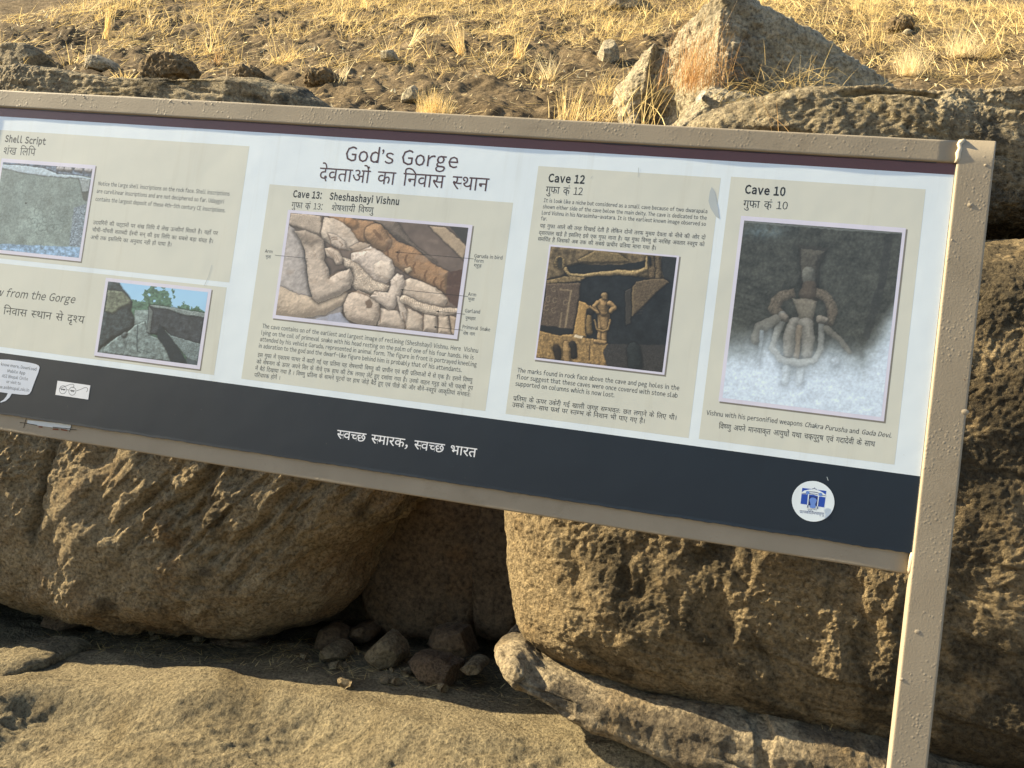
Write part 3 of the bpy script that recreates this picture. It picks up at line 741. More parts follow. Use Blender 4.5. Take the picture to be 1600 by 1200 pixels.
# ---- photographs on the sheet: painted as coloured grids
class Pic:
    def __init__(s, corners, nx, ny, warp=10, rel=0.08, amb0=0.0):
        a, b = np.meshgrid(np.linspace(0, 1, nx), np.linspace(0, 1, ny))
        c = np.array(corners, float)
        P = ((1 - a) * (1 - b))[..., None] * c[0] + (a * (1 - b))[..., None] * c[1] + (a * b)[..., None] * c[2] + ((1 - a) * b)[..., None] * c[3]
        s.X, s.Y = P[..., 0], P[..., 1]; s.nx, s.ny = nx, ny; s.rel = rel; s.amb0 = amb0
        s.px = np.hypot(*(c[1] - c[0])) / nx
        s.C = np.zeros((ny, nx, 3)); s.P3 = np.stack([s.X, s.Y, 0 * s.X], -1).reshape(-1, 3)
        wx, wy = warp * (s.n(85, seed=301) + 0.6 * s.n(28, seed=303)), warp * (s.n(85, seed=302) + 0.6 * s.n(28, seed=304))
        s.X, s.Y = s.X + wx, s.Y + wy
    def n(s, sx, sy=None, oct=4, seed=0, **k):
        return fbm(s.P3 * np.array([1 / sx, 1 / (sy or sx), 0]) + 0.5, oct, seed=seed, **k).reshape(s.ny, s.nx)
    def fill(s, c): s.C[:] = c
    def dseg(s, p, q):
        p, q = np.array(p[:2], float), np.array(q[:2], float); d = q - p
        t = np.clip(((s.X - p[0]) * d[0] + (s.Y - p[1]) * d[1]) / max(d @ d, 1e-9), 0, 1)
        return np.hypot(s.X - p[0] - t * d[0], s.Y - p[1] - t * d[1]), t
    def poly_d(s, pts):
        ins = np.zeros(s.X.shape, bool); dm = np.full(s.X.shape, 1e9)
        for i in range(len(pts)):
            (x0, y0), (x1, y1) = pts[i], pts[(i + 1) % len(pts)]
            c = (y0 > s.Y) != (y1 > s.Y)
            ins ^= c & (s.X < (x1 - x0) * (s.Y - y0) / ((y1 - y0) or 1e-9) + x0)
            dm = np.minimum(dm, s.dseg((x0, y0), (x1, y1))[0])
        return np.where(ins, dm, -dm)
    def tube_d(s, pts):
        best = np.full(s.X.shape, -1e9); hh = np.zeros(s.X.shape)
        for p, q in zip(pts[:-1], pts[1:]):
            d, t = s.dseg(p, q); r = p[2] + (q[2] - p[2]) * t
            best = np.maximum(best, r - d); hh = np.maximum(hh, np.sqrt(np.maximum(r * r - d * d, 0)))
        return best, hh
    def lay(s, d, h, col, shadow=18, tex=0.08, L=(-0.45, -0.65, 0.6), amb=0.42, soft=None, seed=1, occl=0.6, ts=14):
        amb = min(1.0, amb + s.amb0)
        soft = soft or s.px * 1.2
        out = np.clip(1 + d / shadow, 0, 1) * (d < 0) * occl
        s.C *= (1 - out ** 1.5)[..., None]
        h = h * (1 + s.rel * s.n(42, seed=seed + 50, oct=4)) + s.rel * 14 * s.n(26, seed=seed + 51, oct=4) * (h > 0)
        gy, gx = np.gradient(h); gx /= s.px; gy /= s.px
        nn = 1 / np.sqrt(gx * gx + gy * gy + 1)
        sh = amb + (1 - amb) * np.clip((-gx * L[0] - gy * L[1] + L[2]) * nn / 0.78, 0, 1.25)
        if tex: sh = sh * (1 + tex * s.n(ts, seed=seed, oct=5, gain=0.7) * 2.3)
        a = np.clip(0.5 + d / soft, 0, 1)[..., None]
        s.C = s.C * (1 - a) + a * np.clip(sh[..., None] * np.array(col, float), 0, 255)
    def poly(s, pts, col, R=0, **k):
        d = s.poly_d(pts)
        h = R * np.sqrt(np.maximum(1 - (1 - np.clip(d / R, 0, 1)) ** 2, 0)) if R else 0 * d
        if not R: k.setdefault('amb', 1.0); k.setdefault('occl', 0.0)
        s.lay(d, h, col, **k)
    def tube(s, pts, col, **k):
        d, h = s.tube_d(pts); s.lay(d, h, col, **k)
    def line(s, pts, w, col, a=1.0):
        for p, q in zip(pts[:-1], pts[1:]):
            d, _ = s.dseg(p, q); m = (np.clip(0.5 + (w - d) / (s.px * 1.2), 0, 1) * a)[..., None]
            s.C = s.C * (1 - m) + m * np.array(col, float)
    def place(s, name_px_corners, outer, rule=True, shadow=True):
        po = [tuple(S(*p)) for p in outer]
        xs_ = [p[0] for p in po]; zs_ = [p[1] for p in po]
        x0, x1 = (po[0][0] + po[3][0]) / 2, (po[1][0] + po[2][0]) / 2
        z1, z0 = (po[0][1] + po[1][1]) / 2, (po[2][1] + po[3][1]) / 2
        if shadow: sheet("photo_drop_shadow", quad(x0 + 0.002, x1 + 0.0028, z0 - 0.0028, z1 - 0.002), -0.00007, M_shade)  # drop shadow printed with each photograph, drawn as an offset grey quad
        f = sheet("photo_border", quad(x0, x1, z0, z1), -0.00010, M_border)
        pi = [tuple(S(*p)) for p in name_px_corners]
        x0, x1 = (pi[0][0] + pi[3][0]) / 2, (pi[1][0] + pi[2][0]) / 2
        z1, z0 = (pi[0][1] + pi[1][1]) / 2, (pi[2][1] + pi[3][1]) / 2
        gx, gz = np.meshgrid(np.linspace(x0, x1, s.nx), np.linspace(z1, z0, s.ny))
        V = np.stack([gx, 0 * gx - 0.00013, gz], -1).reshape(-1, 3)
        c = np.clip(lin(np.clip(s.C, 0, 255)).reshape(-1, 3) * PK, 0, 0.9)
        return child("photograph", V, grid_faces(s.ny, s.nx)[:, ::-1].copy(), M_photo, board, colors=c)

# 1 reclining stone figure
p = Pic([(170, 40), (1540, 152), (1415, 972), (48, 822)], 330, 196, amb0=0.14)
p.fill((96, 84, 70)); p.C *= (1 + 0.25 * p.n(120, seed=3))[..., None]
p.poly([(700, 60), (1000, 100), (1100, 250), (1300, 420), (1150, 330), (900, 180)], (112, 100, 82), 60)
p.poly([(1250, 142), (1375, 152), (1530, 300), (1500, 400)], (178, 158, 122), 12)
p.poly([(1395, 140), (1545, 150), (1530, 300)], (52, 52, 46))
p.poly([(470, 60), (820, 105), (930, 175), (1010, 265), (1140, 305), (1270, 430), (1390, 490), (1372, 660), (1250, 610), (1100, 520), (900, 390), (780, 290), (690, 260), (560, 150)], (160, 124, 82), 55, seed=5, tex=0.14)
p.tube([(640, 110, 38), (672, 130, 34)], (170, 128, 80))
p.tube([(838, 205, 82), (900, 270, 60)], (172, 136, 92), tex=0.12, occl=0.75)
p.line([(835, 180), (850, 205), (868, 220), (880, 235)], 14, (98, 72, 46), 0.6)
for (x, y) in ((930, 310), (1010, 360), (1070, 390), (1128, 450), (1212, 510), (1282, 560), (1330, 590)):
    p.line([(x + 12, y - 25), (x - 4, y + 10), (x + 4, y + 50)], 7, (84, 58, 36), 0.75)
p.poly([(1385, 490), (1500, 470), (1450, 770), (1360, 700)], (74, 54, 42))
p.poly([(160, 130), (235, 190), (300, 400), (330, 640), (400, 730), (600, 690), (570, 800), (400, 870), (40, 830), (90, 500)], (172, 166, 150), 90, tex=0.12, ts=40, amb=0.6)
p.tube([(60, 720, 120), (200, 760, 100), (420, 760, 62), (600, 690, 40)], (198, 180, 146), amb=0.5)
p.poly([(330, 860), (560, 800), (640, 890), (460, 868)], (150, 155, 158))
p.poly([(172, 42), (425, 64), (408, 215), (160, 125)], (192, 176, 146), 16)
m = (np.sin((p.X + p.Y * 0.2) * 0.5) * np.sin((p.Y - p.X * 0.15) * 0.5) > 0.2) & (p.poly_d([(172, 42), (425, 64), (408, 215), (160, 125)]) > 6)
p.C[m] *= 0.86
p.line([(420, 66), (428, 130), (408, 205)], 9, (80, 66, 48), 0.7)
ST = dict(amb=0.44, tex=0.10, ts=20, shadow=16, occl=0.55)
p.poly([(440, 72), (500, 80), (590, 118), (650, 168), (690, 232), (728, 290), (700, 322), (640, 332), (580, 318), (520, 300), (470, 262), (425, 250), (410, 190)], (214, 198, 166), 52, **ST)
p.poly([(470, 200), (520, 205), (600, 262), (622, 322), (560, 318), (505, 280)], (206, 190, 160), 22, seed=3, **ST)
p.poly([(640, 306), (720, 262), (796, 285), (806, 330), (700, 372)], (176, 158, 128), 30, **ST)
p.poly([(655, 352), (800, 300), (880, 338), (962, 400), (988, 470), (962, 552), (900, 588), (820, 562), (720, 452), (640, 422)], (222, 207, 178), 62, seed=4, **ST)
p.poly([(820, 440), (880, 400), (950, 420), (978, 480), (950, 550), (880, 560), (830, 520)], (226, 210, 178), 40, seed=6, amb=0.5, tex=0.06, occl=0.2)
p.poly([(575, 378), (640, 400), (722, 452), (822, 560), (952, 602), (900, 662), (790, 672), (700, 652), (650, 600), (655, 500), (598, 452)], (202, 186, 154), 44, amb=0.44, tex=0.32, ts=9, shadow=16, occl=0.5)
p.line([(640, 340), (700, 332), (800, 322)], 7, (126, 106, 80), 0.6)
p.poly([(200, 180), (290, 172), (372, 208), (432, 250), (446, 330), (440, 402), (470, 470), (476, 540), (560, 492), (640, 472), (664, 540), (640, 622), (560, 668), (470, 702), (390, 732), (340, 690), (314, 600), (298, 450), (284, 330), (255, 250)], (204, 188, 158), 58, seed=7, amb=0.42, tex=0.10, ts=26, shadow=34, occl=0.8)
p.poly([(215, 178), (290, 172), (380, 215), (425, 250), (330, 300), (275, 270)], (146, 132, 108), 40, amb=0.4, tex=0.12, occl=0.1, soft=60)
p.line([(470, 545), (490, 520), (560, 492)], 6, (104, 86, 64), 0.7)
p.poly([(445, 310), (500, 298), (560, 338), (582, 390), (575, 432), (530, 442), (510, 392), (460, 372)], (208, 190, 158), 26, seed=8, **ST)
p.poly([(868, 770), (1000, 790), (1062, 850), (1040, 935), (848, 905)], (204, 188, 158), 46, seed=9, **ST)
p.poly([(1075, 770), (1150, 798), (1196, 832), (1186, 945), (1052, 935)], (206, 190, 158), 42, seed=10, **ST)
p.poly([(1200, 808), (1290, 830), (1300, 955), (1190, 945)], (204, 188, 156), 38, seed=11, **ST)
p.poly([(1308, 820), (1380, 830), (1396, 972), (1302, 960)], (204, 186, 152), 34, seed=12, **ST)
p.poly([(1388, 822), (1445, 840), (1425, 972), (1402, 968)], (180, 160, 126), 20, **ST)
p.poly([(588, 740), (622, 668), (700, 632), (790, 672), (856, 730), (866, 800), (838, 905), (700, 892), (610, 852), (584, 800)], (210, 192, 160), 74, seed=13, amb=0.42, tex=0.10, ts=30, shadow=30, occl=0.75)
p.poly([(752, 720), (790, 700), (812, 730), (800, 765), (765, 768)], (110, 92, 70), 8, amb=0.6, occl=0.2)
p.poly([(1040, 560), (1100, 538), (1240, 588), (1340, 648), (1378, 700), (1350, 752), (1280, 768), (1150, 722), (1050, 672), (1028, 622)], (212, 195, 162), 56, seed=14, amb=0.45, tex=0.08, shadow=20, occl=0.65)
p.line([(1290, 630), (1370, 680), (1380, 738), (1310, 777)], 6, (128, 110, 84), 0.6)
p.poly([(1000, 500), (1050, 518), (1062, 580), (1030, 650), (975, 775), (930, 782), (860, 732), (798, 682), (830, 640), (930, 652), (952, 600), (946, 560)], (212, 197, 168), 40, seed=15, amb=0.44, tex=0.10, shadow=18, occl=0.7)
p.poly([(990, 670), (1030, 690), (1072, 800), (1062, 880), (1030, 850), (1010, 760)], (202, 188, 160), 22, **ST)
p.tube([(1050, 700, 30), (1200, 770, 34), (1330, 795, 32), (1440, 790, 22)], (212, 196, 162), tex=0.24, ts=12, amb=0.44)
p.poly([(1055, 470), (1100, 455), (1112, 485), (1080, 505)], (196, 176, 136), 14)
for q in range(9):      # crown bands, fingers, drapery, beads
    p.line([(480 + 14 * q, 85 + 17 * q), (560 + 16 * q, 120 + 14 * q)], 2.5, (140, 118, 90), 0.35)
for l in ([(498, 232), (535, 228)], [(505, 246), (540, 243)], [(560, 262), (585, 290), (572, 300)], [(556, 318), (590, 322)], [(470, 205), (500, 300), (560, 345)]): p.line(l, 4, (104, 84, 62), 0.7)
for q in range(4): p.line([(462 + 24 * q, 318 + 15 * q), (498 + 20 * q, 372 + 16 * q)], 3.5, (112, 92, 70), 0.6)
for q in range(7): p.line([(1055 + 8 * q, 560 + 16 * q), (1190 + 10 * q, 628 + 13 * q), (1330 + 4 * q, 690 + 9 * q)], 2.2, (150, 130, 102), 0.35)
for q in range(26):
    t = q / 25; x = 1050 + 390 * t; y = 700 + 130 * t - 45 * t * t
    p.line([(x, y - 16), (x + 5, y + 18)], 2.6, (120, 98, 74), 0.5)
for q in range(120):
    x = 640 + 300 * random.random(); y = 420 + 0.62 * (x - 640) + 55 * random.gauss(0, 1)
    p.line([(x, y), (x + 5, y + 5)], 3.2, (128, 108, 84), 0.4)
for l in ([(600, 650), (700, 640), (800, 690)], [(660, 640), (760, 668), (840, 660)], [(860, 780), (870, 880)], [(1040, 800), (1060, 930)], [(1190, 800), (1195, 930)], [(1300, 820), (1300, 940)]): p.line(l, 5, (92, 74, 54), 0.55)
for q in range(26):
    x, y = 300 + 900 * random.random(), 200 + 620 * random.random(); a_ = random.random() * 3.1
    p.line([(x, y), (x + 40 * math.cos(a_), y + 40 * math.sin(a_)), (x + 75 * math.cos(a_ + .5), y + 75 * math.sin(a_ + .5))], 2.2, (120, 100, 78), 0.4)
p.C *= (1 + 0.13 * p.n(60, seed=8, oct=6))[..., None]
st = sstep(0.15, 0.5, p.n(110, 60, seed=19, oct=5))[..., None]; p.C = p.C * (1 - 0.35 * st) + 0.35 * st * np.array((150, 132, 106.0))
p.C = (p.C * 0.90 + np.array((205, 196, 180.0)) * 0.10) * np.array((1.0, 1.0, 1.08))
p.place([(455.5, 333), (733, 355.7), (708, 523.5), (429.3, 492)], [(451.7, 327), (739.5, 352.5), (713.3, 530.3), (424, 496.7)])

# 2 niche with a standing stone figure
p = Pic([(178, 30), (1308, 122), (1165, 1155), (35, 1030)], 240, 226)
p.fill((33, 36, 38)); p.C *= (1 + 0.5 * p.n(90, seed=4))[..., None]
p.poly([(170, 25), (1310, 115), (1290, 240), (1190, 335), (960, 305), (700, 240), (440, 190), (330, 210), (300, 300), (140, 330)], (112, 98, 74), 30, tex=0.4, ts=50)
p.poly([(420, 150), (600, 60), (800, 90), (900, 170), (560, 180), (440, 180)], (126, 110, 80), 20, tex=0.3)
p.poly([(1180, 105), (1315, 115), (1285, 330), (1200, 320), (1165, 200)], (44, 46, 46), 0)
p.poly([(325, 215), (480, 195), (820, 190), (1030, 155), (1035, 205), (950, 235), (700, 243), (480, 285), (345, 285)], (34, 36, 36))
p.tube([(310, 235, 18), (350, 290, 16), (480, 290, 15), (640, 276, 20), (800, 262, 24), (950, 272, 26), (1045, 225, 16), (1050, 130, 14)], (168, 146, 104), tex=0.25)
p.tube([(1085, 110, 30), (1095, 290, 34)], (112, 96, 72), tex=0.4); p.tube([(1145, 120, 24), (1150, 310, 30)], (104, 90, 68), tex=0.4)
p.tube([(1070, 130, 14), (1075, 190, 12)], (36, 36, 34))
for k in range(12):
    t = k / 12 * 2 * math.pi; t2 = (k + 1) / 12 * 2 * math.pi
    p.tube([(262 + 42 * math.cos(t), 180 + 46 * math.sin(t), 15), (262 + 42 * math.cos(t2), 180 + 46 * math.sin(t2), 15)], (136, 118, 84), occl=0.2)
p.line([(262, 150), (262, 205)], 24, (44, 42, 36), 0.9)
p.poly([(140, 335), (300, 300), (505, 305), (450, 345), (140, 375)], (134, 116, 84), 14, tex=0.4, ts=22)
p.poly([(140, 368), (452, 358), (440, 480), (375, 825), (80, 745)], (98, 84, 70), 20, tex=0.22)
for l in ([(330, 420), (365, 430), (305, 750)], [(360, 430), (300, 755)], [(275, 630), (250, 765)], [(265, 415), (330, 425)]): p.line(l, 7, (140, 124, 98), 0.7)
for (x, y, r) in ((205, 425, 30), (150, 510, 34), (215, 520, 28), (140, 590, 36), (205, 610, 34), (310, 540, 30)):
    for k in range(9):
        t, t2 = 0.6 * k, 0.6 * (k + 1); a, b = r * (0.35 + 0.07 * k), r * (0.35 + 0.07 * (k + 1))
        p.line([(x + a * math.cos(t), y + a * math.sin(t)), (x + b * math.cos(t2), y + b * math.sin(t2))], 3, (146, 130, 106), 0.5)
p.poly([(85, 735), (250, 760), (380, 770), (372, 830), (75, 795)], (32, 32, 32))
p.poly([(435, 520), (490, 540), (540, 575), (500, 640), (490, 790), (500, 850), (378, 830), (400, 700)], (180, 146, 92), 18, tex=0.18)
p.poly([(70, 790), (250, 830), (400, 820), (470, 850), (560, 855), (620, 900), (700, 905), (650, 980), (690, 1110), (30, 1035)], (156, 128, 84), 16, tex=0.35, ts=26)
p.poly([(400, 820), (470, 835), (450, 855), (385, 845)], (216, 200, 170))
p.poly([(690, 905), (1195, 910), (1165, 1160), (690, 1105), (640, 985)], (54, 52, 50), 0, tex=0.2)
p.line([(523, 915), (520, 1050)], 5, (60, 48, 36), 0.9)
p.tube([(225, 950, 40), (240, 1030, 30)], (52, 42, 32)); p.tube([(370, 910, 36), (380, 1010, 34)], (44, 38, 32), occl=0.2)
p.tube([(310, 900, 24), (318, 970, 40), (322, 1050, 34)], (160, 132, 90))
p.tube([(920, 950, 60), (930, 1090, 66)], (44, 48, 48), amb=0.6)
p.poly([(950, 345), (1085, 318), (1190, 315), (1235, 345), (1130, 440), (910, 665), (915, 390)], (106, 92, 72), 14, tex=0.25)
p.poly([(850, 430), (910, 400), (900, 720), (850, 740)], (66, 62, 56), 10)
p.line([(925, 390), (908, 650)], 6, (128, 110, 80), 0.7)
for k in range(9): p.line([(945, 430 + 26 * k), (1060 - 8 * k, 436 + 24 * k)], 2.5, (76, 64, 52), 0.6)
p.tube([(525, 660, 24), (520, 740, 28), (525, 800, 30)], (128, 106, 70)); p.tube([(545, 620, 30), (520, 610, 26)], (44, 40, 34), occl=0.2)
F2 = (172, 142, 98)
p.tube([(620, 800, 24), (615, 880, 22)], F2); p.tube([(660, 800, 24), (655, 880, 24)], F2)
p.tube([(650, 650, 50), (630, 760, 30)], F2); p.tube([(660, 650, 50), (670, 760, 32)], F2)
p.tube([(652, 550, 58), (655, 620, 40)], F2, amb=0.35)
p.tube([(602, 535, 22), (566, 572, 17), (602, 630, 15)], F2); p.tube([(712, 540, 26), (756, 575, 19), (722, 612, 22)], F2)
p.tube([(535, 570, 9), (605, 625, 11)], F2)
p.tube([(572, 690, 8), (592, 772, 9), (650, 790, 11), (695, 775, 10), (712, 690, 8)], (150, 124, 84))
p.tube([(580, 880, 16), (660, 890, 18)], F2); p.tube([(665, 475, 30), (668, 490, 27)], (150, 126, 90), amb=0.35)
p.C *= (1 + 0.18 * p.n(30, seed=9, oct=4) + 0.16 * p.n(11, seed=195, oct=3))[..., None]
p.place([(861.4, 385.5), (1058.3, 401.9), (1033.8, 581.5), (836.7, 559)], [(859, 383.2), (1062.6, 398.5), (1037, 585.5), (833.5, 561.9)])

# 3 standing figure in dark and whitewashed stone
p = Pic([(193, 55), (1070, 118), (965, 1148), (58, 1045)], 256, 292)
edge = np.interp(p.X, [90, 250, 330, 450, 640, 760, 860, 920, 1000, 1060], [700, 680, 640, 760, 720, 740, 760, 700, 570, 470]) + 60 * p.n(160, seed=2)
k = sstep(-70, 120, p.Y - edge)[..., None]; k2 = sstep(0, 250, p.Y - edge)[..., None]
dark = np.array((70, 71, 65.0)) * (1 + 0.34 * p.n(90, 60, seed=6, oct=6) + 0.35 * p.n(14, seed=61, oct=4))[..., None]
pale = np.array((150, 158, 160.0)) * (1 - k2) + np.array((202, 214, 226.0)) * k2
pale = pale * (1 + 0.10 * p.n(110, 50, seed=7, oct=6) + 0.12 * p.n(12, seed=71, oct=4) * (1 - 0.6 * k2[..., 0]))[..., None]
p.C = dark * (1 - k) + pale * k
p.C += (np.exp(-((p.X - 300) / 130) ** 2 - ((p.Y - 115) / 40) ** 2)[..., None] * np.array((40, 52, 60)) * (0.6 + p.n(30, seed=12)[..., None]))
p.line([(1000, 150), (960, 420), (880, 700)], 22, (52, 52, 50), 0.5)
p.C *= (1 - 0.10 * (np.sin((p.Y - 0.3 * p.X) * 0.22 + 3 * p.n(90, seed=15)) > 0.3) * (p.X < 330) * (p.Y > 380) * (p.Y < 640))[..., None]
BG = p.C.copy()
kw = dict(amb=0.62, shadow=34, occl=0.42, L=(-0.2, -0.5, 0.75))
p.poly([(500, 190), (668, 206), (630, 310), (608, 430), (512, 420), (512, 310)], (58, 55, 50), 20, **kw)
p.poly([(514, 212), (650, 224), (618, 310), (602, 400), (522, 396), (520, 310)], (98, 92, 82), 30, tex=0.2, amb=0.5, shadow=12, occl=0.3)
p.tube([(560, 350, 36), (560, 395, 34)], (136, 134, 124), amb=0.55, occl=0.25)
SH = (122, 108, 92)
p.tube([(560, 430, 40), (560, 470, 60)], (96, 82, 70), **kw)
p.poly([(478, 432), (405, 448), (345, 495), (326, 555), (365, 602), (425, 622), (442, 582), (398, 545), (424, 505), (482, 482)], SH, 26, tex=0.30, ts=12, **kw)
p.poly([(602, 432), (655, 448), (712, 510), (728, 570), (692, 642), (648, 652), (664, 602), (662, 550), (640, 502), (600, 482)], SH, 26, tex=0.30, ts=12, **kw)
for l in ([(380, 470), (345, 540)], [(410, 460), (370, 530)], [(690, 500), (650, 560)], [(715, 550), (670, 590)], [(470, 520), (600, 528)], [(480, 545), (590, 552)]): p.line(l, 3, (84, 72, 60), 0.5)
p.poly([(462, 490), (608, 502), (585, 600), (590, 650), (450, 640), (500, 590)], (146, 136, 120), 34, tex=0.14, **kw)
p.tube([(480, 640, 44), (450, 720, 40), (445, 800, 30)], (178, 172, 162), **kw)
p.tube([(540, 640, 44), (555, 720, 38), (545, 805, 30)], (178, 172, 162), **kw)
p.tube([(505, 650, 16), (490, 820, 14)], (168, 150, 130), **kw)
p.tube([(440, 850, 26), (425, 960, 24)], (188, 196, 200), **kw); p.tube([(515, 860, 26), (505, 960, 22)], (190, 198, 202), **kw)
p.tube([(410, 590, 24), (375, 690, 20), (350, 770, 19), (400, 832, 20), (500, 852, 22), (590, 840, 20), (628, 770, 18), (630, 640, 18)], (172, 172, 166), **kw)
p.tube([(410, 598, 22), (425, 600, 22)], (172, 160, 146), occl=0.3); p.tube([(628, 610, 26), (650, 615, 22)], (180, 168, 152), occl=0.3)
p.tube([(370, 610, 26), (280, 660, 34), (250, 720, 30)], (140, 136, 126), **kw)
p.tube([(290, 680, 12), (270, 860, 10)], (150, 158, 164), **kw)
p.tube([(660, 660, 20), (740, 730, 16), (790, 790, 12)], (140, 134, 122), **kw)
p.tube([(710, 840, 24), (712, 850, 22)], (186, 194, 200), **kw)
kk = sstep(560, 900, p.Y)[..., None]; p.C = p.C * (0.62 - 0.17 * kk) + BG * (0.38 + 0.17 * kk)
p.C *= (1 + 0.12 * p.n(13, seed=181, oct=4))[..., None]
p.C = p.C * np.array((0.98, 1.0, 1.02))
p.C *= (1 + 0.10 * p.n(26, seed=18, oct=4))[..., None]
p.line([(193, 62), (1070, 125)], 6, (120, 126, 124), 0.7)
p.place([(1164.8, 344.4), (1409.3, 363.6), (1377, 650.6), (1126.8, 622.3)], [(1159.9, 338.3), (1417, 355.4), (1379.8, 658.3), (1120.4, 626.7)])

# 4 view along a rocky gorge
p = Pic([(193, 70), (1400, 205), (1257, 1085), (48, 935)], 210, 150)
p.fill((158, 198, 224)); p.C += (np.clip((700 - p.Y) / 700, -1, 1)[..., None] * np.array((-10, -4, 6)))
tree = (p.n(70, seed=21, oct=5) + 0.35 - ((p.X - 800) / 260) ** 2 * 0.8 - np.clip((200 - p.Y) / 200, 0, 1)) > 0
tree |= (p.n(60, seed=22, oct=4) * 60 + p.Y > 300) & (p.X > 430) & (p.X < 720)
tree |= (p.n(40, seed=23, oct=4) * 90 + p.Y - np.abs(p.X - 1110) * 0.5 > 340) | (p.n(30, seed=24) * 50 + p.Y - np.abs(p.X - 1265) * 0.9 > 365)
tree &= p.Y > 110
p.C[tree] = (np.array((78, 108, 92)) * (1 + 0.5 * p.n(34, seed=25, oct=4))[..., None])[tree]
p.poly([(520, 420), (720, 420), (700, 740), (1000, 1060), (40, 940), (300, 700), (500, 560)], (124, 140, 140), 0, tex=0.25, ts=60)
p.poly([(190, 65), (330, 90), (370, 160), (440, 240), (495, 320), (470, 430), (510, 520), (500, 660), (420, 680), (240, 780), (130, 860), (40, 940)], (62, 72, 76), 60, tex=0.35, ts=60)
p.poly([(190, 175), (360, 190), (480, 300), (470, 350), (340, 400), (240, 470), (150, 440)], (116, 124, 108), 30, tex=0.3, ts=40)
p.poly([(130, 880), (300, 740), (430, 690), (520, 600), (640, 560), (690, 730), (800, 760), (900, 880), (950, 1050), (120, 945)], (130, 146, 146), 20, tex=0.3, ts=50)
p.line([(550, 600), (540, 760), (545, 920), (580, 935)], 8, (54, 64, 68), 0.7); p.line([(580, 900), (800, 980)], 5, (70, 80, 84), 0.6); p.line([(430, 760), (360, 970)], 6, (74, 84, 88), 0.6)
p.tube([(380, 730, 30), (400, 710, 26)], (90, 100, 102))
p.poly([(700, 360), (900, 380), (1365, 460), (1360, 500), (1300, 830), (1000, 780), (860, 640), (800, 720), (690, 715), (680, 560)], (66, 72, 78), 24, tex=0.25, ts=60)
p.poly([(690, 370), (740, 440), (700, 710), (665, 690), (690, 500)], (112, 122, 122), 8)
p.poly([(700, 358), (900, 378), (1365, 460), (1355, 510), (1100, 480), (920, 410), (740, 390)], (138, 152, 152), 8, tex=0.2)
p.poly([(870, 650), (960, 730), (1310, 830), (1260, 1050), (1150, 1010), (1010, 840)], (122, 138, 140), 10, tex=0.25)
p.poly([(820, 600), (870, 660), (1010, 840), (1150, 1070), (950, 1045), (880, 880), (780, 740)], (42, 52, 60), 8)
p.poly([(1130, 1000), (1260, 1045), (1255, 1085), (1140, 1070)], (70, 80, 86))
p.C *= (1 + (p.C[..., 2] < 180) * (0.22 * p.n(26, 16, seed=191, oct=5) + 0.20 * p.n(90, 60, seed=192, oct=4)))[..., None]
p.place([(170, 440), (325.8, 456.5), (307.3, 570), (151.2, 550.8)], [(166.2, 434.7), (332.2, 451), (311, 576.5), (146, 555.8)])

# 5 grey rock face with faint carved shell letters
p = Pic([(20, 58), (1030, 135), (860, 1108), (-105, 1020)], 170, 166)
p.fill((116, 130, 128)); p.C *= (1 + 0.30 * p.n(160, seed=31, oct=6) + 0.25 * p.n(9, seed=32, oct=2))[..., None]
p.C *= (1 + 0.20 * np.exp(-((p.X - 430) / 220) ** 2 - ((p.Y - 760) / 180) ** 2))[..., None]
p.poly([(0, 50), (1040, 130), (1030, 220), (600, 190), (300, 110), (0, 85)], (92, 106, 124), 0, tex=0.6, ts=40)
p.poly([(0, 85), (200, 95), (480, 125), (640, 190), (900, 215), (1020, 240), (1010, 265), (840, 235), (500, 215), (220, 170), (0, 125)], (196, 216, 230), 6, tex=0.1)
for x in (675, 765, 880, 985): p.tube([(x - 22, 130 + (x - 675) * 0.06, 24), (x + 22, 136 + (x - 675) * 0.06, 24)], (168, 168, 172))
p.poly([(905, 390), (985, 390), (965, 490), (925, 480)], (78, 84, 82)); p.poly([(880, 240), (1005, 255), (985, 385), (915, 385)], (160, 172, 176), 8, tex=0.2)
p.poly([(820, 560), (950, 520), (890, 990), (760, 980)], (118, 132, 144), 0, tex=0.5)
p.poly([(-110, 1000), (60, 960), (300, 975), (880, 990), (860, 1112), (-110, 1022)], (128, 158, 188), 0, tex=0.3, ts=40)
for _ in range(26):
    x, y = 480 + 130 * random.gauss(0, 1), 700 + 110 * random.gauss(0, 1)
    a = random.random() * 6; r = 20 + 40 * random.random()
    p.line([(x + r * math.cos(a + t), y + r * math.sin(a + t)) for t in (0, 0.5, 1, 1.5, 2)], 4, (88, 100, 98), 0.45)
p.C *= (1 + 0.24 * p.n(24, seed=193, oct=5))[..., None]
for (x, y, r) in ((420, 620, 60), (520, 700, 70), (600, 620, 50), (470, 800, 60), (620, 780, 50), (700, 700, 46), (380, 720, 50)):
    for k in range(12):
        t_, t2 = 0.55 * k, 0.55 * (k + 1); a_, b_ = r * (0.2 + 0.07 * k), r * (0.2 + 0.07 * (k + 1))
        p.line([(x + a_ * math.cos(t_), y + a_ * math.sin(t_)), (x + b_ * math.cos(t2), y + b_ * math.sin(t2))], 4, (78, 90, 90), 0.45)
p.tube([(290, 510, 8), (292, 514, 8)], (40, 46, 46), occl=0)
p.place([(2.8, 253.2), (146, 264), (121.8, 402), (-14.9, 389.5)], [(0, 247), (150, 258.5), (126, 407.8), (-18, 394.5)])

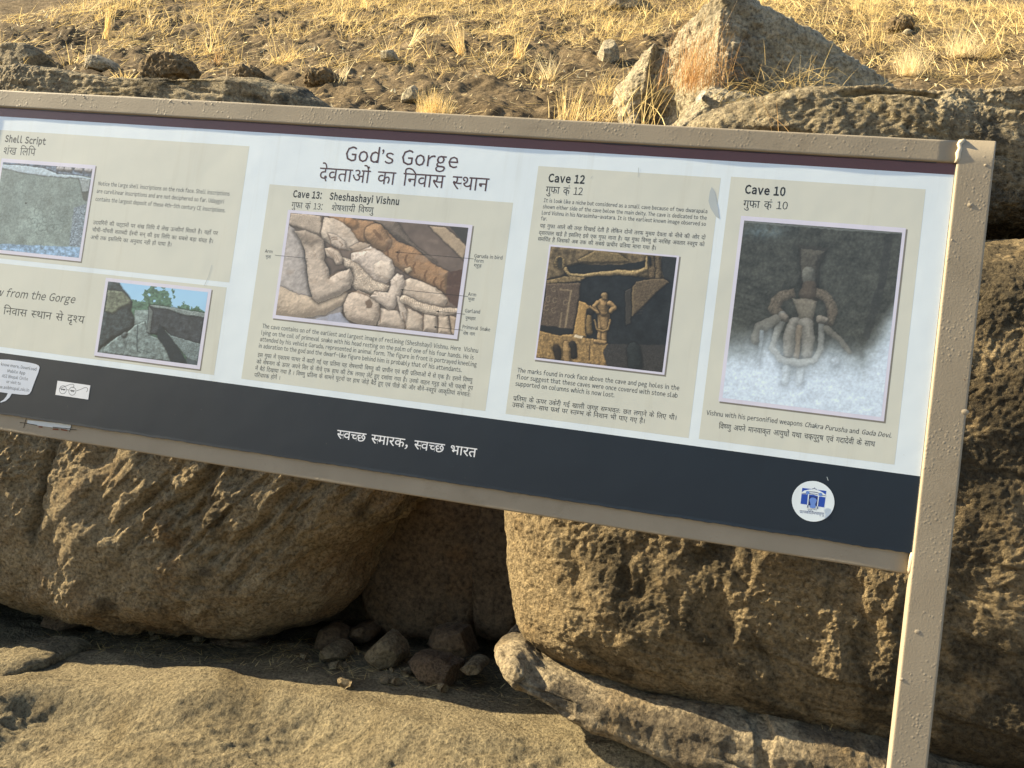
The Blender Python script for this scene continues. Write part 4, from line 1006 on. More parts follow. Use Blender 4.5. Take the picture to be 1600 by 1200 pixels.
# ---- lettering
_gl = {}
def _raw(s, off=0.0):
    c = bpy.data.curves.new("lettering_source", 'FONT'); c.body = s; c.size = 1.0; c.resolution_u = 2; c.offset = off
    ob = bpy.data.objects.new("lettering_source", c); COL.objects.link(ob)
    bpy.context.view_layer.update()
    me = ob.to_mesh()
    V = np.empty(len(me.vertices) * 3); me.vertices.foreach_get("co", V); V = V.reshape(-1, 3)[:, :2].copy()
    F = [tuple(q.vertices) for q in me.polygons]
    ob.to_mesh_clear(); bpy.data.objects.remove(ob); bpy.data.curves.remove(c)
    return V, F
def glyph(ch, off=0.0):
    k = (ch, off)
    if k not in _gl:
        V, F = _raw(ch, off)
        if '\u0900' <= ch <= '\u097f':
            a = _raw(ch + "H")[0][:, 0].max() - _raw("H")[0][:, 0].max()
        else: a = 0
        _gl[k] = (V, F, a)
    return _gl[k]

ROUND = set("oecdqOCGQ0698ab"); DIAG = set("vwyAVWYkxz"); STRAIGHT = set("HIMNBDEFhilmnpruUbL1PRK")
def lat(ch, off):
    fw = chr(ord(ch) + 0xFEE0) if 33 <= ord(ch) < 127 else ch
    V, F, _ = glyph(fw, off)
    if len(V) == 0: print("NOGLYPH", repr(ch), off); return V, F, 0.3
    V = V.copy(); x0, x1 = V[:, 0].min(), V[:, 0].max()
    l = 0.05 if ch in ROUND else 0.02 if ch in DIAG else 0.08 if ch in STRAIGHT else 0.028
    r = 0.05 if ch in set("oebpsDO0698QSs") else 0.02 if ch in set("vwykxrtfTFVWYAcCL") else 0.075
    if ch in "1": l, r = 0.05, 0.04
    if ch in ".,:’'": l, r = 0.05, 0.05
    if ch in "fjt": l = 0.012
    V[:, 0] += l - x0
    return V, F, x1 - x0 + l + r

VIR, REPHC = '\u094d', 'र'
MARK_PRE = 'ि'
STEM = set("खगघचजझञणतथधनपबभमयलवशषस")
def clip_x(V, F, xc):
    out = []
    for f in F:
        poly = [V[i] for i in f]; res = []
        for i in range(len(poly)):
            a, b = poly[i - 1], poly[i]
            ia, ib = a[0] <= xc, b[0] <= xc
            if ia != ib: res.append(a + (b - a) * ((xc - a[0]) / (b[0] - a[0])))
            if ib: res.append(b)
        if len(res) >= 3: out.append(res)
    VV = []; FF = []
    for r in out:
        FF.append(tuple(range(len(VV), len(VV) + len(r)))); VV += r
    return np.array(VV).reshape(-1, 2), FF
def stroke(pts, w):
    VV = []; FF = []
    for a, b in zip(pts[:-1], pts[1:]):
        a, b = np.array(a), np.array(b); d = (b - a) / np.hypot(*(b - a)); n = np.array((-d[1], d[0])) * w / 2
        k = len(VV); VV += [a - n - d * w * .2, b - n + d * w * .2, b + n + d * w * .2, a + n - d * w * .2]; FF.append((k, k + 1, k + 2, k + 3))
    return np.array(VV), FF
def shape_deva(s, off):
    """lay out one Devanagari word: returns pieces [(V, F, x)], width"""
    out = []; x = 0.0; i = 0
    Hn = glyph('क')[0][:, 1].max()
    while i < len(s):
        ch = s[i]
        if not ('क' <= ch <= 'ह'):
            V, F, a = glyph(ch, off)
            if ch in ",.:–-()12345067890":
                V, F, a = lat(ch, off) if ch != '–' else (np.array([(0.03, .27), (.47, .27), (.47, .33), (.03, .33)]), [(0, 1, 2, 3)], .5)
                if ch.isdigit() : V = V * 0.92; a *= 0.92
            out.append((V, F, x)); x += a; i += 1; continue
        cons = [ch]; j = i + 1
        nuk = {}
        if j < len(s) and s[j] == '\u093c': nuk[0] = 1; j += 1
        while j + 1 < len(s) and s[j] == VIR and 'क' <= s[j + 1] <= 'ह':
            cons.append(s[j + 1]); j += 2
            if j < len(s) and s[j] == '\u093c': nuk[len(cons) - 1] = 1; j += 1
        final_vir = j < len(s) and s[j] == VIR
        if final_vir: j += 1
        marks = []
        while j < len(s) and ('\u093e' <= s[j] <= '\u094c' or s[j] in '\u0901\u0902\u0903\u0943'): marks.append(s[j]); j += 1
        reph = len(cons) > 1 and cons[0] == REPHC
        if reph: cons = cons[1:]; nuk = {}
        rakar = len(cons) > 1 and cons[-1] == REPHC
        if rakar: cons = cons[:-1]
        if MARK_PRE in marks:
            V, F, a = glyph(MARK_PRE, off); out.append((V, F, x)); x += a; marks.remove(MARK_PRE)
        for q, c in enumerate(cons):
            V, F, a = glyph(c, off)
            if q < len(cons) - 1:
                if c in STEM:
                    xr = V[np.abs(V[:, 1]) < 0.06][:, 0].max(); xc = xr - 0.075
                    V, F = clip_x(V, F, xc); out.append((V, F, x)); x += xc
                else:
                    out.append((V, F, x)); Vh, Fh, _ = glyph(VIR, off); out.append((Vh, Fh, x + a)); x += a
            else:
                out.append((V, F, x)); x += a
                if nuk.get(q):
                    Vn, Fn, an = glyph('\u093c', off); out.append((Vn, Fn, x))
                if rakar:
                    b = x - a + V[np.abs(V[:, 1]) < 0.06][:, 0].max() if c in STEM else x - a * 0.35
                    if c in STEM: Vs, Fs = stroke([(b - 0.04, 0.20), (b - 0.28, 0.0)], 0.07)
                    else: Vs, Fs = stroke([(b - 0.20, 0.02), (b - .08, .08), (b - .07, -0.06), (b + .02, -0.10)], 0.05)
                    out.append((Vs, Fs, 0.0))
        if final_vir:
            V, F, a = glyph(VIR, off); out.append((V, F, x))
        for mk in marks:
            V, F, a = glyph(mk, off); out.append((V, F, x)); x += a
        if reph:
            Vs, Fs = stroke([(x - .06, Hn - .02), (x - .15, Hn + .10), (x - .10, Hn + .20), (x - .01, Hn + .17)], 0.055); out.append((Vs, Fs, 0.0))
        i = j
    return out, x

CAPH = glyph('Ｈ')[0][:, 1].max()
DEVH = glyph('क')[0][:, 1].max()
def set_text(name, lines, mat, parent=board, y=-0.00009):
    """lines: (text, (u,v) start of the base line, (u,v) end, letter height in photo pixels, bold, italic)"""
    for ln in lines:
        AV = []; AF = []; nv = 0
        txt, p0, p1, hpx = ln[:4]; bold = ln[4] if len(ln) > 4 else 0; ital = ln[5] if len(ln) > 5 else 0
        a, b = S(*p0), S(*p1)
        mid = ((p0[0] + p1[0]) / 2, (p0[1] + p1[1]) / 2)
        hm = abs(S(*mid)[1] - S(mid[0], mid[1] - hpx)[1])
        deva = any('\u0900' <= c <= '\u097f' for c in txt)
        off = (0.034 if bold == 1 else 0.006) if bold else (0.0 if deva else 0.005)
        pieces = []; x = 0.0
        for w in txt.split(' '):
            if deva:
                ps, wd = shape_deva(w, off)
                pieces += [(V, F, x + dx) for V, F, dx in ps]; x += wd + 0.42
            else:
                for ch in w:
                    V, F, wd = lat(ch, off); pieces.append((V, F, x)); x += wd
                x += 0.36
        x -= 0.42 if deva else 0.36
        L = np.hypot(*(b - a)); sx = L / x; sy = hm / (DEVH if deva else CAPH)
        d = (b - a) / L
        for V, F, dx in pieces:
            if len(V) == 0: continue
            X = (V[:, 0] + dx) * sx; Zz = V[:, 1] * sy
            X = X + 0.2 * ital * Zz
            G = np.stack([a[0] + X, np.full(len(X), y), a[1] + d[1] * (X / L) * L * (1 if True else 0) + Zz], 1)
            AV.append(G); AF += [tuple(k + nv for k in f) for f in F]; nv += len(G)
        child(name, np.vstack(AV), AF, mat, parent)

set_text("heading", [("God’s Gorge", (537.5, 251), (716, 263), 23.3), ("देवताओं का निवास स्थान", (497.5, 281), (762, 299), 20)], M_inkmar)
set_text("heading", [("Shell Script", (7, 221.4), (71.2, 226.2), 10.2, 1)], M_inkgrey)
set_text("heading", [("शंख लिपि", (4.5, 241), (54.5, 243.5), 11)], M_inkgrey)
set_text("text_line", [
 ("Notice the large shell inscriptions on the rock face. Shell inscriptions", (153, 289.5), (358.7, 306), 6.4),
 ("are curvilinear inscriptions and are not deciphered so far. Udaygiri", (150.5, 301.2), (350, 318.2), 6.4),
 ("contains the largest deposit of these 4th-5th century CE inscriptions.", (148.7, 313.7), (352, 332), 6.4),
 ("उदयगिरी की चट्टानों पर शंख लिपि में लेख उत्कीर्ण मिलते है। यहाँ पर", (145, 350.3), (340, 367.5), 5.6),
 ("चौथी–पाँचवी शताब्दी ईस्वी सन् की इस लिपि का सबसे बड़ा संग्रह है।", (143.7, 361.5), (333, 380), 5.6),
 ("अभी तक इसलिपि का अनुवाद नहीं हो पाया है।", (141.2, 373.4), (268, 385.3), 5.6)], M_inkgrey)
set_text("text_line", [("View from the Gorge", (-27, 459.8), (116.7, 474), 12.5, 0, 1), ("देवताओं के निवास स्थान से दृश्य", (-66, 482.5), (131, 505.6), 11)], M_inkgrey)
set_text("heading", [("Cave 13:", (457, 307.8), (502.5, 310.7), 10.6, 1), ("Sheshashayi Vishnu", (514.2, 311.4), (623.7, 320.3), 10.6, 1)], M_ink)
set_text("heading", [("गुफा क्रं 13:", (455, 324.6), (503.7, 328), 9), ("शेषशायी विष्णु", (517.5, 328.9), (583, 333.3), 9)], M_ink)
set_text("caption", [
 ("Arm", (413.7, 394.5), (425.7, 395.6), 5), ("भुजा", (414.5, 403), (423, 403.8), 4.4),
 ("Garuda in bird", (740.5, 402.2), (785, 405.5), 5.6), ("form", (740.5, 409.5), (755.5, 410.7), 5.6), ("गरुड़", (740, 417), (752, 418), 4.6),
 ("Arm", (731, 462), (744, 463.2), 5.4), ("भुजा", (731, 469.5), (741, 470.3), 4.6),
 ("Garland", (726, 488), (750, 490), 5.6), ("पुष्पहार", (727, 499.2), (742.7, 500.7), 4.8),
 ("Primeval Snake", (722, 513), (765.8, 517.7), 5.6), ("शेष नाग", (723.3, 523), (741.7, 524.6), 4.8)], M_ink)
set_text("text_line", [
 ("The cave contains on of the earliest and largest image of reclining (Sheshshayi) Vishnu. Here  Vishnu", (409.4, 512.3), (747, 551.3), 6.9),
 ("lying on the coil of primeval snake with his head resting on the palm of one of his four hands. He is", (407.6, 522.6), (740, 561.8), 6.9),
 ("attended by his vehicle Garuda, represented in animal form. The figure in front is portrayed kneeling", (405.7, 532.9), (744.8, 573), 6.9),
 ("in adoration to the god and the dwarf-like figure behind him is probably that of his attendants.", (403.6, 543), (721.2, 581.5), 6.9),
 ("इस गुफा में एकाश्म पत्थर में काटी गई यह प्रतिमा यह शेषशायी विष्णु की प्राचीन एवं बड़ी प्रतिमाओं में से एक है। इसमें विष्णु", (402.3, 557.2), (737.7, 597.5), 6),
 ("को शेषनाग के ऊपर अपने सिर के नीचे एक हाथ की टेक लगाए लेटे हुए दर्शाया गया है। उनके वाहन गरुड़ को भी पक्षी रूप", (400.5, 567.8), (738.3, 609.8), 6),
 ("में बैठे दिखाया गया है । विष्णु प्रतिमा के सामने घुटनों पर हाथ जोड़े बैठे हुए एवं पीछे की और बौने–स्वरूप आकृतियां संभवतः", (398.4, 578.3), (734.9, 620), 6),
 ("परिचारक होगें ।", (397, 588.8), (437.7, 593.5), 6)], M_inkgrey)
set_text("heading", [("Cave 12", (855.6, 284), (914, 287), 12.6, 1), ("गुफा क्रं 12", (852.2, 302), (910.7, 305), 10.8)], M_ink)
set_text("text_line", [
 ("It is look like a niche but considered as a small cave because of two dwarapala", (849, 315.7), (1105.3, 333.2), 6),
 ("shown either side of the cave below the main deity. The cave is dedicated to the", (847.7, 325.4), (1104.2, 343.4), 6),
 ("Lord Vishnu in his Narasimha-avatara. It is the earliest known image observed so", (846, 335), (1103, 353), 6),
 ("far.", (845, 344), (854.4, 344.7), 6),
 ("यह गुफा आले की तरह दिखाई देती है लेकिन दोनों तरफ मुख्य देवता के नीचे की ओर दो", (843.2, 355.3), (1102, 374.2), 5.6),
 ("द्वारपाल खड़े है इसलिए इसे एक गुफा माना है। यह गुफा विष्णु के नरसिंह अवतार स्वरूप को", (841.6, 366.3), (1100.4, 385), 5.6),
 ("समर्पित है जिसको अब तक की सबसे प्राचीन प्रतिमा माना गया है।", (840, 376), (1025, 390.6), 5.6),
 ("The marks found in rock face above the cave and peg holes in the", (808, 581.5), (1061.3, 609.8), 7.2),
 ("floor suggest that these caves were once covered with stone slab", (806.6, 591.8), (1058.6, 621.5), 7.2),
 ("supported on columns which is now lost.", (804.8, 602.4), (960, 620.8), 7.2),
 ("प्रतिमा के ऊपर उकेरी गई खाली जगह सम्भवतः छत लगाने के लिए थी।", (801.4, 625.5), (1057.2, 656.4), 6.8),
 ("उसके साथ–साथ फर्श पर स्तम्भ के निशान भी पाए गए है।", (799.8, 635.5), (1007.7, 661.6), 6.8)], M_ink)
set_text("heading", [("Cave 10", (1162.6, 302), (1227.3, 306.2), 13.2, 1), ("गुफा क्रं 10", (1160.7, 324), (1230.8, 327.5), 11.2)], M_ink)
set_text("caption", [("Vishnu with his personified weapons", (1103.4, 648), (1253.8, 666.3), 7.4), ("Chakra Purusha", (1256.6, 666.6), (1323.5, 675.9), 7.4, 0, 1), ("and", (1326.5, 676.1), (1342, 677.8), 7.4), ("Gada Devi.", (1345.4, 678), (1392.7, 684.2), 7.4, 0, 1),
 ("विष्णु अपने मानवाकृत आयुधों यथा चक्रपुरुष एवं गदादेवी के साथ", (1122.6, 669.5), (1366.6, 698.2), 8)], M_ink)
set_text("slogan", [("स्वच्छ स्मारक, स्वच्छ भारत", (525.7, 684.6), (743.5, 714.5), 13.4, 0.5)], M_inkwhite)

# pointers over the first photograph
def line_sheet(name, segs, w, mat, y, parent=board, heads=()):
    V = []; F = []
    for a, b in segs:
        d = (b - a) / np.hypot(*(b - a)); n = np.array((-d[1], d[0])) * w / 2
        k = len(V); V += [(q[0], y, q[1]) for q in (a - n, b - n, b + n, a + n)]; F.append((k, k + 1, k + 2, k + 3))
    for tip, frm in heads:
        d = (frm - tip) / np.hypot(*(frm - tip)); n = np.array((-d[1], d[0]))
        k = len(V); V += [(q[0], y, q[1]) for q in (tip, tip + d * .0052 + n * .0018, tip + d * .0052 - n * .0018)]; F.append((k, k + 2, k + 1))
    return child(name, V, F, mat, parent)
A = [((429.5, 398.7), (481, 403.7), 0), ((740, 404.5), (617.5, 393.7), 1), ((731, 463.2), (626, 452.5), 1), ((726.5, 491), (681.3, 486.2), 1), ((723.3, 516), (677.4, 510.7), 1)]
for a, b, h in A: line_sheet("pointer_line", [(S(*a), S(*b))], 0.0007, M_ink, -0.00018, heads=[(S(*b), S(*a))] if h else [])

# stickers on the dark band
def disc(cx, cz, r, n=48, sx=1.0): return [(cx + sx * r * math.cos(2 * math.pi * k / n), cz + r * math.sin(2 * math.pi * k / n)) for k in range(n)]
ec = S(1270.3, 783.2); er = 0.0318
em = sheet("emblem_sticker", disc(ec[0], ec[1], er), -0.00030, M_white, board)
def E(u, v):    # emblem close-up (16x) -> sign coordinates
    return tuple(S(1230 + u / 16.0, 745 + v / 16.0))
def esheet(pts, mat, y=-0.00034, name="emblem_mark"): return sheet(name, [E(*q) for q in pts], y, mat, em)
esheet([(375, 275), (978, 352), (925, 765), (332, 672)], M_blue)
esheet([(360, 390), (420, 345), (560, 315), (680, 310), (800, 345), (900, 400), (965, 450), (960, 515), (880, 500), (780, 490), (650, 445), (540, 445), (440, 430), (360, 428)], M_white, -0.00038, "gate_arch")
esheet([(360, 403), (470, 412), (470, 426), (362, 415)], M_dkblue, -0.00042, "gate_line"); esheet([(830, 455), (960, 468), (958, 482), (830, 470)], M_dkblue, -0.00042, "gate_line")
esheet([(545, 365), (700, 375), (790, 402), (790, 418), (700, 392), (545, 380)], M_dkblue, -0.00042, "gate_line")
esheet([(540, 412), (700, 425), (780, 450), (780, 466), (700, 440), (540, 428)], M_dkblue, -0.00042, "gate_line")
for (x, y) in ((510, 395), (830, 440)):
    sheet("gate_finial", disc(*E(x, y), 0.0028, 14), -0.00046, M_midblue, em)
esheet([(545, 480), (770, 505), (745, 740), (525, 712)], M_dkblue, -0.00038, "gate_opening")
esheet([(520, 440), (546, 443), (515, 765), (492, 762)], M_white, -0.00042, "gate_post"); esheet([(770, 480), (795, 483), (758, 800), (735, 797)], M_white, -0.00042, "gate_post")
esheet([(500, 705), (516, 707), (508, 768), (488, 766)], M_dkblue, -0.0024, "post_foot"); esheet([(744, 740), (762, 742), (752, 803), (735, 800)], M_dkblue, -0.0024, "post_foot")
esheet([(625, 305), (640, 285), (672, 290), (682, 258), (692, 292), (725, 300), (738, 325), (720, 322), (705, 305), (650, 300), (640, 312)], M_dkblue, -0.00042, "gate_crown")
# lion capital
esheet([(548, 560), (590, 520), (640, 512), (700, 530), (735, 580), (715, 640), (690, 680), (710, 740), (690, 775), (630, 785), (565, 770), (548, 740), (580, 690), (560, 630)], M_midblue, -0.0024, "lion_capital")
esheet([(595, 560), (640, 540), (690, 565), (690, 620), (640, 645), (590, 620)], M_blue, -0.00050, "lion_mark"); esheet([(565, 735), (690, 748), (685, 772), (630, 780), (570, 765)], M_blue, -0.00050, "lion_mark")
esheet([(600, 660), (625, 720), (650, 670), (670, 725), (650, 735), (610, 730)], M_blue, -0.00050, "lion_mark")
def eP(u, v): return (1230 + u / 16.0, 745 + v / 16.0)
set_text("emblem_lettering", [("प्रत्नकीर्तिमपावृणु", eP(305, 900), eP(910, 965), 4.2), ("सत्यमेव जयते", eP(500, 820), eP(735, 842), 1.7)], M_dkblue, em, -0.00036)

gp = S(90.5, 595), S(141.2, 602), S(138, 624.2), S(86.2, 617)
gx0, gx1 = (gp[0][0] + gp[3][0]) / 2, (gp[1][0] + gp[2][0]) / 2
gz1, gz0 = (gp[0][1] + gp[1][1]) / 2, (gp[2][1] + gp[3][1]) / 2
gs = sheet("spectacles_sticker", quad(gx0, gx1, gz0, gz1), -0.00030, M_inkwhite, board)
def G(u, v): return S(u / 10.0, 555 + v / 10.0)
segs = []
for (cu, cv) in ((985, 540), (1132, 562)):
    c0 = G(cu, cv); r = 0.0078
    for k in range(28): segs.append((c0 + r * np.array((math.cos(k * .2244), math.sin(k * .2244))), c0 + r * np.array((math.cos((k + 1) * .2244), math.sin((k + 1) * .2244)))))
for l in ([(1048, 545), (1062, 535), (1072, 548)], [(925, 525), (1000, 495), (1100, 455), (1140, 452), (1158, 468), (1155, 490), (1140, 510)], [(1197, 556), (1260, 535), (1320, 508), (1350, 505), (1372, 520), (1370, 550), (1352, 575)]):
    segs += [(G(*a), G(*b)) for a, b in zip(l[:-1], l[1:])]
line_sheet("spectacles_drawing", segs, 0.0008, M_ink, -0.00034, gs)
set_text("sticker_lettering", [("स्वच्छ", (95, 609.7), (101.8, 610.7), 2.6, 1), ("भारत", (109.8, 611.7), (116.2, 612.7), 2.6, 1)], M_ink, gs, -0.00034)

bp_ = [(-34, 556), (-10, 559.5), (0, 561.6), (14, 562), (30, 564), (46, 566.6), (56, 568.8), (61, 571.5), (62, 574.5), (60, 582), (54, 597), (49, 611), (46, 615.5), (42, 617), (32, 616.5), (18.5, 615), (15, 621), (9, 626.5), (0.8, 629.2), (1.2, 627.3), (6, 624.5), (10, 619.5), (12.4, 614.4), (-4, 612), (-34, 607)]
bub = sheet("speech_bubble_sticker", pq(*bp_), -0.00030, print_mat("pale_blue_print", (196, 204, 216)), board)
set_text("sticker_lettering", [("To know more, Download", (-6, 570), (57, 579.3), 4.8), ("Mobile App", (11.2, 581.6), (39.5, 585.5), 4.8), ("ASI Bhopal Circle", (3, 589.3), (43.7, 594.5), 4.8), ("or visit to", (9.8, 598.2), (32.5, 601.5), 4.8), ("www.asibhopal.nic.in", (-9, 605.5), (45.7, 612), 4.8)], M_inkgrey, bub, -0.00034)

# small damage: a bare white patch with black marker crosses on the lower rail, scratches and a painted grey reflection on the sheet
sheet("bare_patch", pq((40.5, 656.5), (55, 657.5), (80, 660), (97, 661.5), (108.5, 663.5), (108, 671.5), (80, 668), (58, 665), (39.5, 662.5)), 0.0040, M_chip, sign)
def Mk(u, v): return S(u / 10.0, 555 + v / 10.0)
line_sheet("marker_cross", [(Mk(285, 1050), Mk(400, 1066)), (Mk(388, 985), Mk(345, 1135)), (Mk(400, 1066), Mk(560, 1095))], 0.0013, M_marker, 0.0036, sign)
line_sheet("marker_cross", [(Mk(800, 1125), Mk(1075, 1150)), (Mk(1070, 1160), Mk(1175, 1166)), (Mk(1100, 1080), Mk(1062, 1200))], 0.0013, M_marker, 0.0036, sign)
line_sheet("rust_stain", [(Mk(580, 1115), Mk(640, 1122)), (Mk(800, 1155), Mk(890, 1160)), (Mk(930, 1160), Mk(1030, 1175))], 0.0026, M_rust, 0.0037, sign)
sheet("crease_reflection", pq((1112, 292), (1117, 300), (1122, 325), (1124, 342), (1118, 338), (1110, 325), (1107, 314), (1109, 300)), -0.00020, M_reflscratch, board)  # dull reflection at a crease in the sheet, painted as a grey patch
line_sheet("scratch", [(S(331, 414), S(326, 432)), (S(326, 432), S(319, 447)), (S(998, 262), S(997, 277)), (S(923, 279), S(926, 275)), (S(1292, 745), S(1294, 751))], 0.0009, M_reflscratch, -0.00024)
# torn brown strip of old sheet showing under the top rail
nx = 500
gx = np.linspace(XL + 0.01, -0.03, nx)
hz_ = 0.0012 + 0.0022 * np.clip(fbm(np.stack([gx * 16, 0 * gx, 0 * gx], 1), 3, seed=77) + 0.15, 0, 1)
V = np.concatenate([np.stack([gx, 0 * gx - 0.0010, 0 * gx + ZT - 0.0008], 1), np.stack([gx, 0 * gx - 0.0010, ZT - 0.0010 - hz_], 1)])
child("torn_edge", V, grid_faces(2, nx)[:, ::-1].copy(), M_marker, board)
# ------------------------------------------------------------------ dry grass and litter
def blades(base, n_seg, length, width, lean, az, droop, roll=None):
    """ribbons: arrays over blades -> V, F"""
    nb = len(base)
    t = np.linspace(0, 1, n_seg + 1)
    dirh = np.stack([np.cos(az), np.sin(az)], 1)
    side = np.stack([-np.sin(az), np.cos(az)], 1) if roll is None else np.stack([np.cos(roll), np.sin(roll)], 1)
    ang = lean[:, None] + droop[:, None] * t[None, :]            # angle from the vertical
    ds = length[:, None] / n_seg
    hx = np.concatenate([np.zeros((nb, 1)), np.cumsum(np.sin(ang[:, 1:]) * ds, 1)], 1)
    hz = np.concatenate([np.zeros((nb, 1)), np.cumsum(np.cos(ang[:, 1:]) * ds, 1)], 1)
    P = np.zeros((nb, n_seg + 1, 3))
    P[..., 0] = base[:, None, 0] + dirh[:, None, 0] * hx
    P[..., 1] = base[:, None, 1] + dirh[:, None, 1] * hx
    P[..., 2] = base[:, None, 2] + hz
    w = width[:, None] * (1 - 0.85 * t[None, :] ** 2) / 2
    L = P.copy(); R_ = P.copy()
    for k in (0, 1):
        L[..., k] -= side[:, None, k] * w; R_[..., k] += side[:, None, k] * w
    V = np.stack([L, R_], 2).reshape(-1, 3)
    b = np.arange(nb)[:, None] * (2 * (n_seg + 1)) + 2 * np.arange(n_seg)[None, :]
    F = np.stack([b, b + 1, b + 3, b + 2], -1).reshape(-1, 4)
    return V, F

def merge(parts):
    V = []; F = []; k = 0
    for v, f in parts: V.append(v); F.append(f + k); k += len(v)
    return np.vstack(V), np.vstack(F)

U = lambda a, b, n: RNG.uniform(a, b, n)
def field(n, x0, x1, y0, y1, dens):
    x = U(x0, x1, n); y = y0 + (y1 - y0) * RNG.random(n)
    k = RNG.random(n) < dens(x, y)
    x, y = x[k], y[k]
    return np.stack([x, y, hill_z(x, y) - 0.004], 1)
def dens_grass(x, y):
    P = np.stack([x, y, 0 * x], 1)
    m = sstep(-0.05, 0.40, 1.5 * fbm(P * 2.3, 4, seed=200) + 0.55 * (y - 2.55))
    return np.clip(m, 0.03, 1)
# clumps of bent straw, then loose matted straws between them
def clumps(n, y0, y1, dens, lo, hi, l0, l1, w, lean1, spread):
    c = field(n, -5.0, 2.2, y0, y1, dens)
    k = RNG.integers(lo, hi, len(c)); idx = np.repeat(np.arange(len(c)), k); m = len(idx)
    b = c[idx].copy()
    r = RNG.normal(0, spread, (m, 2)); b[:, :2] += r; b[:, 2] = hill_z(b[:, 0], b[:, 1]) - 0.004
    az = np.arctan2(r[:, 1], r[:, 0]) + RNG.normal(0, 0.7, m)
    size = RNG.uniform(0.55, 1.3, len(c))[idx]
    pref = RNG.uniform(0, 6.28, len(c))[idx]; az = np.where(RNG.random(m) < 0.5, az, pref + RNG.normal(0, 0.5, m))
    return blades(b, 4, RNG.uniform(l0, l1, m) * size, RNG.uniform(0.6, 1.4, m) * w, RNG.uniform(0.05, lean1, m), az, RNG.uniform(-0.1, 1.5, m), RNG.uniform(0, 6.28, m))
parts = [clumps(1150, 1.9, 4.6, dens_grass, 6, 34, 0.04, 0.13, 0.0026, 1.35, 0.04),
         clumps(260, 2.2, 4.6, dens_grass, 4, 14, 0.12, 0.26, 0.0030, 0.7, 0.012)]
b = field(30000, -5.0, 2.2, 1.8, 4.6, dens_grass); m = len(b)
b[:, 2] += 0.012
az = U(0, 6.28, m)
parts.append(blades(b, 3, U(0.04, 0.17, m), U(0.0012, 0.0030, m), np.pi / 2 - 0.72 * np.sin(az) - U(0, .45, m), az, U(-.2, .6, m), U(0, 6.28, m)))
V, F = merge(parts)
tag(mesh_obj("dry_grass", V, F, M_straw), "sunlit yellow dry grass covering the upper slope", "dry grass", kind="stuff")
parts = []
b = field(15000, -5.0, 2.2, 1.62, 3.4, lambda x, y: np.clip(0.3 + 1.0 * fbm(np.stack([x, y, 0 * x], 1) * 3, 2, seed=210), 0.05, 1)); m = len(b)
b[:, 2] += 0.010
az = U(0, 6.28, m)
parts.append(blades(b, 2, U(0.015, 0.09, m), U(0.0015, 0.0045, m), np.pi / 2 - 0.72 * np.sin(az) + U(-.25, .1, m), az, U(-.5, .5, m), U(0, 6.28, m)))
b = field(900, -5.0, 2.2, 1.65, 3.2, lambda x, y: 0 * x + 1); m = len(b); az = U(0, 6.28, m); b[:, 2] += 0.01
parts.append(blades(b, 2, U(0.02, 0.05, m), U(0.006, 0.014, m), np.pi / 2 - 0.6 * np.sin(az), az, U(-.8, .8, m), None))
V, F = merge(parts)
tag(mesh_obj("straw_litter", V, F, M_pale), "bits of pale straw and dead leaves scattered on the soil", "straw litter", kind="stuff")

def tuft(px, h_px, n, spread, label, mat=M_straw, lean=(0.0, 0.6), droop=(0.0, 0.5), w=0.0022, az=None, base=None, name="grass_tuft", cat="grass tuft", foot=0.02, hmin=0.45):
    p = on_hill(*px) if base is None else base
    dist = p[1] - CAM[1]; H = h_px * dist / FPX
    b = np.stack([RNG.normal(0, foot, n), RNG.normal(0, foot, n), np.full(n, -0.01)], 1)
    a = U(0, 6.28, n) if az is None else RNG.normal(az, 0.5, n)
    v, f = blades(b, 4, U(hmin, 1.0, n) * H, U(0.6, 1.2, n) * w, U(*lean, n) * spread, a, U(*droop, n), U(0, 6.28, n))
    o = mesh_obj(name, v, f, mat); o.location = p
    return tag(o, label, cat, "dry grass tufts")
tuft((676, 186), 62, 420, 1.0, "round bushy golden tuft touching the middle of the top rail", lean=(0.0, 0.75), droop=(0, 0.3), w=0.0016, foot=0.03)
tuft((1420, 118), 58, 380, 1.0, "fuzzy pale tuft in the middle right, throwing a shadow to its right", M_pale, lean=(0.0, 0.7), droop=(0, 0.5), w=0.0014, foot=0.028)
tuft((1502, 88), 56, 320, 1.1, "fuzzy pale tuft highest of the two on the right", M_pale, lean=(0.1, 0.8), droop=(0, 0.5), w=0.0014, foot=0.035)
tuft((1535, 92), 40, 160, 1.2, "low brown tuft beside the highest fuzzy tuft on the right", M_straw, lean=(0.2, 0.9), w=0.0014, foot=0.03, az=0.3)
tuft((166, 60), 78, 34, 0.25, "tall narrow sheaf of straw standing at the upper left", lean=(0, 0.35), droop=(0, 0.15), w=0.004, foot=0.008)
tuft((340, 100), 40, 40, 1.0, "small reddish tuft right of the big dark clod", M_orange, lean=(0, 0.8), w=0.002, foot=0.012)
tuft((722, 88), 95, 70, 0.8, "fan shaped straw clump leaning left, above the round tuft", lean=(0.1, 0.9), droop=(0, 0.3), w=0.003, az=2.9, foot=0.012)
tuft((810, 92), 60, 46, 0.5, "short upright straw clump right of the fan shaped one", lean=(0, 0.6), w=0.0034, foot=0.012)
tuft((858, 124), 58, 60, 1.0, "ragged pale straw clump left of the jagged rock", M_pale, lean=(0, 0.9), w=0.003, foot=0.016)
tuft((642, 72), 62, 34, 0.7, "thin straw clump upper left of the fan shaped one", M_pale, lean=(0.1, 0.8), w=0.0034, az=0.4, foot=0.01)
tuft((888, 190), 72, 46, 0.5, "sparse upright straws rising from the top rail near the jagged rock", lean=(0, 0.6), w=0.0026, foot=0.03)
tuft((925, 190), 66, 120, 1.1, "bent straw heap between the top rail and the jagged rock's pale face", lean=(0.2, 1.2), w=0.0022, foot=0.06)
